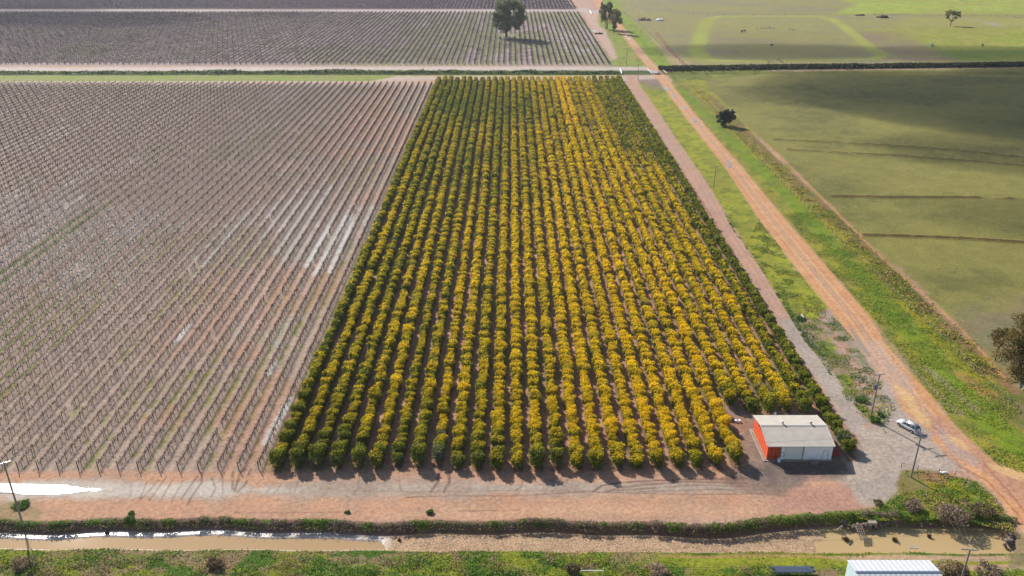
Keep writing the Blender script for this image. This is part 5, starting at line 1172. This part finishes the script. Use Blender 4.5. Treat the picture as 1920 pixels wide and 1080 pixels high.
# ------------------------------------------------------------------ paddock things: sheep, cow, mounds, logs
def animal_mesh(name, mat, s=1.0, horse=False):
    me = bpy.data.meshes.new(name)
    V = [(0, 0, .62), (.35, 0, .64), (.58, 0, .78), (.8, 0, .74), (-.35, 0, .62), (.32, .14, .4), (.33, .14, .02), (.32, -.14, .4), (.33, -.14, .02), (-.36, .14, .4), (-.40, .14, .22), (-.36, .14, .02), (-.36, -.14, .4), (-.40, -.14, .22), (-.36, -.14, .02), (-.52, 0, .5)]
    E_ = [(0, 1), (1, 2), (2, 3), (0, 4), (1, 5), (5, 6), (1, 7), (7, 8), (4, 9), (9, 10), (10, 11), (4, 12), (12, 13), (13, 14), (4, 15)]
    rad = [.27, .25, .13, .08, .25, .09, .035, .09, .035, .1, .04, .035, .1, .04, .035, .05]
    me.from_pydata([tuple(q * s for q in v) for v in V], E_, []); o = bpy.data.objects.new(name, me); col.objects.link(o)
    m1 = o.modifiers.new('skin', 'SKIN'); sv = me.skin_vertices[0].data
    for i, r in enumerate(rad): sv[i].radius = (r * s, r * s)
    sv[0].use_root = True; m2 = o.modifiers.new('sub', 'SUBSURF'); m2.levels = 1; m2.render_levels = 1
    dg = bpy.context.evaluated_depsgraph_get(); m = bpy.data.meshes.new_from_object(o.evaluated_get(dg)); bpy.data.objects.remove(o); m.materials.clear(); m.materials.append(mat); return m
sheep = animal_mesh('sheep', M['wool'], 1.35); cowm = animal_mesh('cow', M['cow'], 2.0)
sp = [(1427, 54), (1431, 53.5), (1436, 54), (1441, 53), (1444, 54), (1449, 53.5), (1454, 54), (1481, 56), (1487, 57), (1418, 56)]
for px, py in sp: o = bpy.data.objects.new('sheep', sheep); col.objects.link(o); o.location = (*g(px, py), 0); o.rotation_euler = (0, 0, random.uniform(0, 6.28)); tag(o, 'pale sheep of the small flock grazing in the middle of the looped paddock', 'sheep', 'flock in the middle of the looped paddock')
for px, py in [(1435, 112), (1440, 117), (1445, 115), (1456, 113), (1461, 115), (1466, 117), (1450, 118), (1459, 112)]: o = bpy.data.objects.new('sheep', sheep); col.objects.link(o); o.location = (*g(px, py), 0); o.rotation_euler = (0, 0, random.uniform(0, 6.28)); tag(o, 'pale sheep resting in the flock just above the long dark hedge', 'sheep', 'flock above the dark hedge')
for px, py in [(1800, 2), (1806, 4), (1813, 5), (1803, 1.5)]: o = bpy.data.objects.new('sheep', sheep); col.objects.link(o); o.location = (*g(px, py), 0); o.rotation_euler = (0, 0, random.uniform(0, 6.28)); tag(o, 'grey sheep of the small group at the very top right of the far paddock', 'sheep', 'sheep at the top right')
for px, py in [(1904, 34), (1909, 35), (1913, 35)]: o = bpy.data.objects.new('sheep', sheep); col.objects.link(o); o.location = (*g(px, py), 0); o.rotation_euler = (0, 0, random.uniform(0, 6.28)); tag(o, 'pale sheep of the trio near the right edge, right of the umbrella tree', 'sheep', 'trio of sheep near the right edge')
for px, py, lab in [(1842, 87, 'black cow standing in the bright green paddock at the upper right'), (1446, 87, 'dark cow alone inside the looped track paddock'), (1391, 61, 'left dark cow near the left part of the looped track'), (1396, 60, 'right dark cow near the left part of the looped track')]:
    o = bpy.data.objects.new('cow', cowm); col.objects.link(o); o.location = (*g(px, py), 0); o.rotation_euler = (0, 0, random.uniform(0, 6.28)); tag(o, lab, 'cow')
wt = empty('water_tank', (*g(1747, 87), 0), 0, 'small white water trough in the bright green paddock left of the black cow', 'trough'); mb = MB(); mb.tube((0, 0, 0), (0, 0, 1.4), 1.3, n=14); mb.build('tank', M['insul'], wt); mb = MB(); mb.tube((0, 0, 1.4), (0, 0, 1.6), 1.35, .9, n=14); mb.build('lid', M['trafo'], wt)
def mound(px, py, w_, h_, mat, label, n=9, seed=0):
    rg = random.Random(seed); mb = MB()
    for _ in range(n): mb.ico((rg.uniform(-w_, w_) * .5, rg.uniform(-w_, w_) * .25, rg.uniform(0, h_ * .35)), h_ * rg.uniform(.35, .6), rg.uniform(.9, 1.6), 1, rg.uniform(.6, .9), 2)
    for v in mb.bm.verts: v.co += Vector((rg.uniform(-1, 1), rg.uniform(-1, 1), rg.uniform(-1, 1))) * h_ * .06
    for _ in range(n): a = rg.uniform(0, 6.28); mb.tube((rg.uniform(-w_, w_) * .4, 0, h_ * .2), (rg.uniform(-w_, w_) * .6, rg.uniform(-1, 1), h_ * rg.uniform(.5, 1.1)), .14, .06, 5)
    o = mb.build('debris_heap', M[mat]); o.location = (*g(px, py), 0); tag(o, label, 'heap')
mound(1209, 38, 8, 3.2, 'timber', 'tan heap of dead branches and soil near the distant bare pole', 12, 1)
mound(1236, 38.5, 6, 2.4, 'white', 'white rubble heap right of the tan branch heap', 9, 2)
mound(1655, 33, 8, 3.0, 'bark', 'large dark heap of dead timber in the upper paddock', 12, 3)
mound(1612, 29, 8, 1.6, 'bark', 'long low pile of dark logs left of the large dead timber heap', 9, 4)
mound(1123, 64, 5, 1.6, 'dark', 'small dark bush heap left of the smaller gum tree by the far road', 6, 5)

# ------------------------------------------------------------------ clouds that shade the paddocks (high above, outside the picture)
def cloud(name, cx, cy, blobs, dens=.02, alt=520):
    t = alt / SUN.z; m, n, N, L, Pp = mat_new('cloud_vapour'); N.remove(Pp); vv = N.new('ShaderNodeVolumePrincipled'); vv.inputs['Color'].default_value = (.95, .95, .96, 1); vv.inputs['Density'].default_value = dens; L.new(vv.outputs[0], N['Material Output'].inputs['Volume'])
    mb = MB()
    for (dx, dy, rx, ry, rz) in blobs: mb.ico((dx, dy, 0), 1.0, rx, ry, rz, 3)
    o = mb.build(name, m, smooth=True); r_ = o.modifiers.new('r', 'REMESH'); r_.mode = 'VOXEL'; r_.voxel_size = 6
    dg = bpy.context.evaluated_depsgraph_get(); me = bpy.data.meshes.new_from_object(o.evaluated_get(dg)); o.modifiers.clear(); o.data = me
    o.location = (cx + SUN.x * t, cy + SUN.y * t, alt); tag(o, kind='structure'); return o
cloud('cloud', 262, 428, [(0, 0, 105, 66, 50), (110, 0, 130, 100, 60), (-70, 22, 70, 30, 26), (-20, 45, 100, 40, 34)], .02)
cloud('cloud', 215, 335, [(0, 0, 62, 26, 26), (50, 14, 60, 50, 36)], .016)
cloud('cloud', 178, 255, [(0, 0, 44, 15, 18), (50, -4, 50, 26, 24)], .02)
cloud('cloud', 190, 600, [(0, 0, 110, 34, 20), (140, -10, 110, 34, 20)], .02)
cloud('cloud', -360, 790, [(0, 0, 95, 60, 24), (-120, 20, 110, 80, 28), (140, 40, 60, 30, 16)], .012)
# ------------------------------------------------------------------ haze
hz = bpy.data.meshes.new('haze'); bm = bmesh.new(); bmesh.ops.create_cube(bm, size=1); bmesh.ops.scale(bm, vec=(3400, 2200, 101), verts=bm.verts); bmesh.ops.translate(bm, vec=(0, 1000, 46.5), verts=bm.verts); bm.to_mesh(hz); bm.free()
m, n, N, L, Pp = mat_new('haze_air'); N.remove(Pp); vv = N.new('ShaderNodeVolumePrincipled'); vv.inputs['Color'].default_value = (.86, .90, 1.0, 1); vv.inputs['Density'].default_value = .00007; vv.inputs['Anisotropy'].default_value = .3
L.new(vv.outputs[0], N['Material Output'].inputs['Volume']); hz.materials.append(m); ho = bpy.data.objects.new('haze', hz); col.objects.link(ho); tag(ho, 'thin pale air haze over the whole farmland', 'haze', kind='stuff')
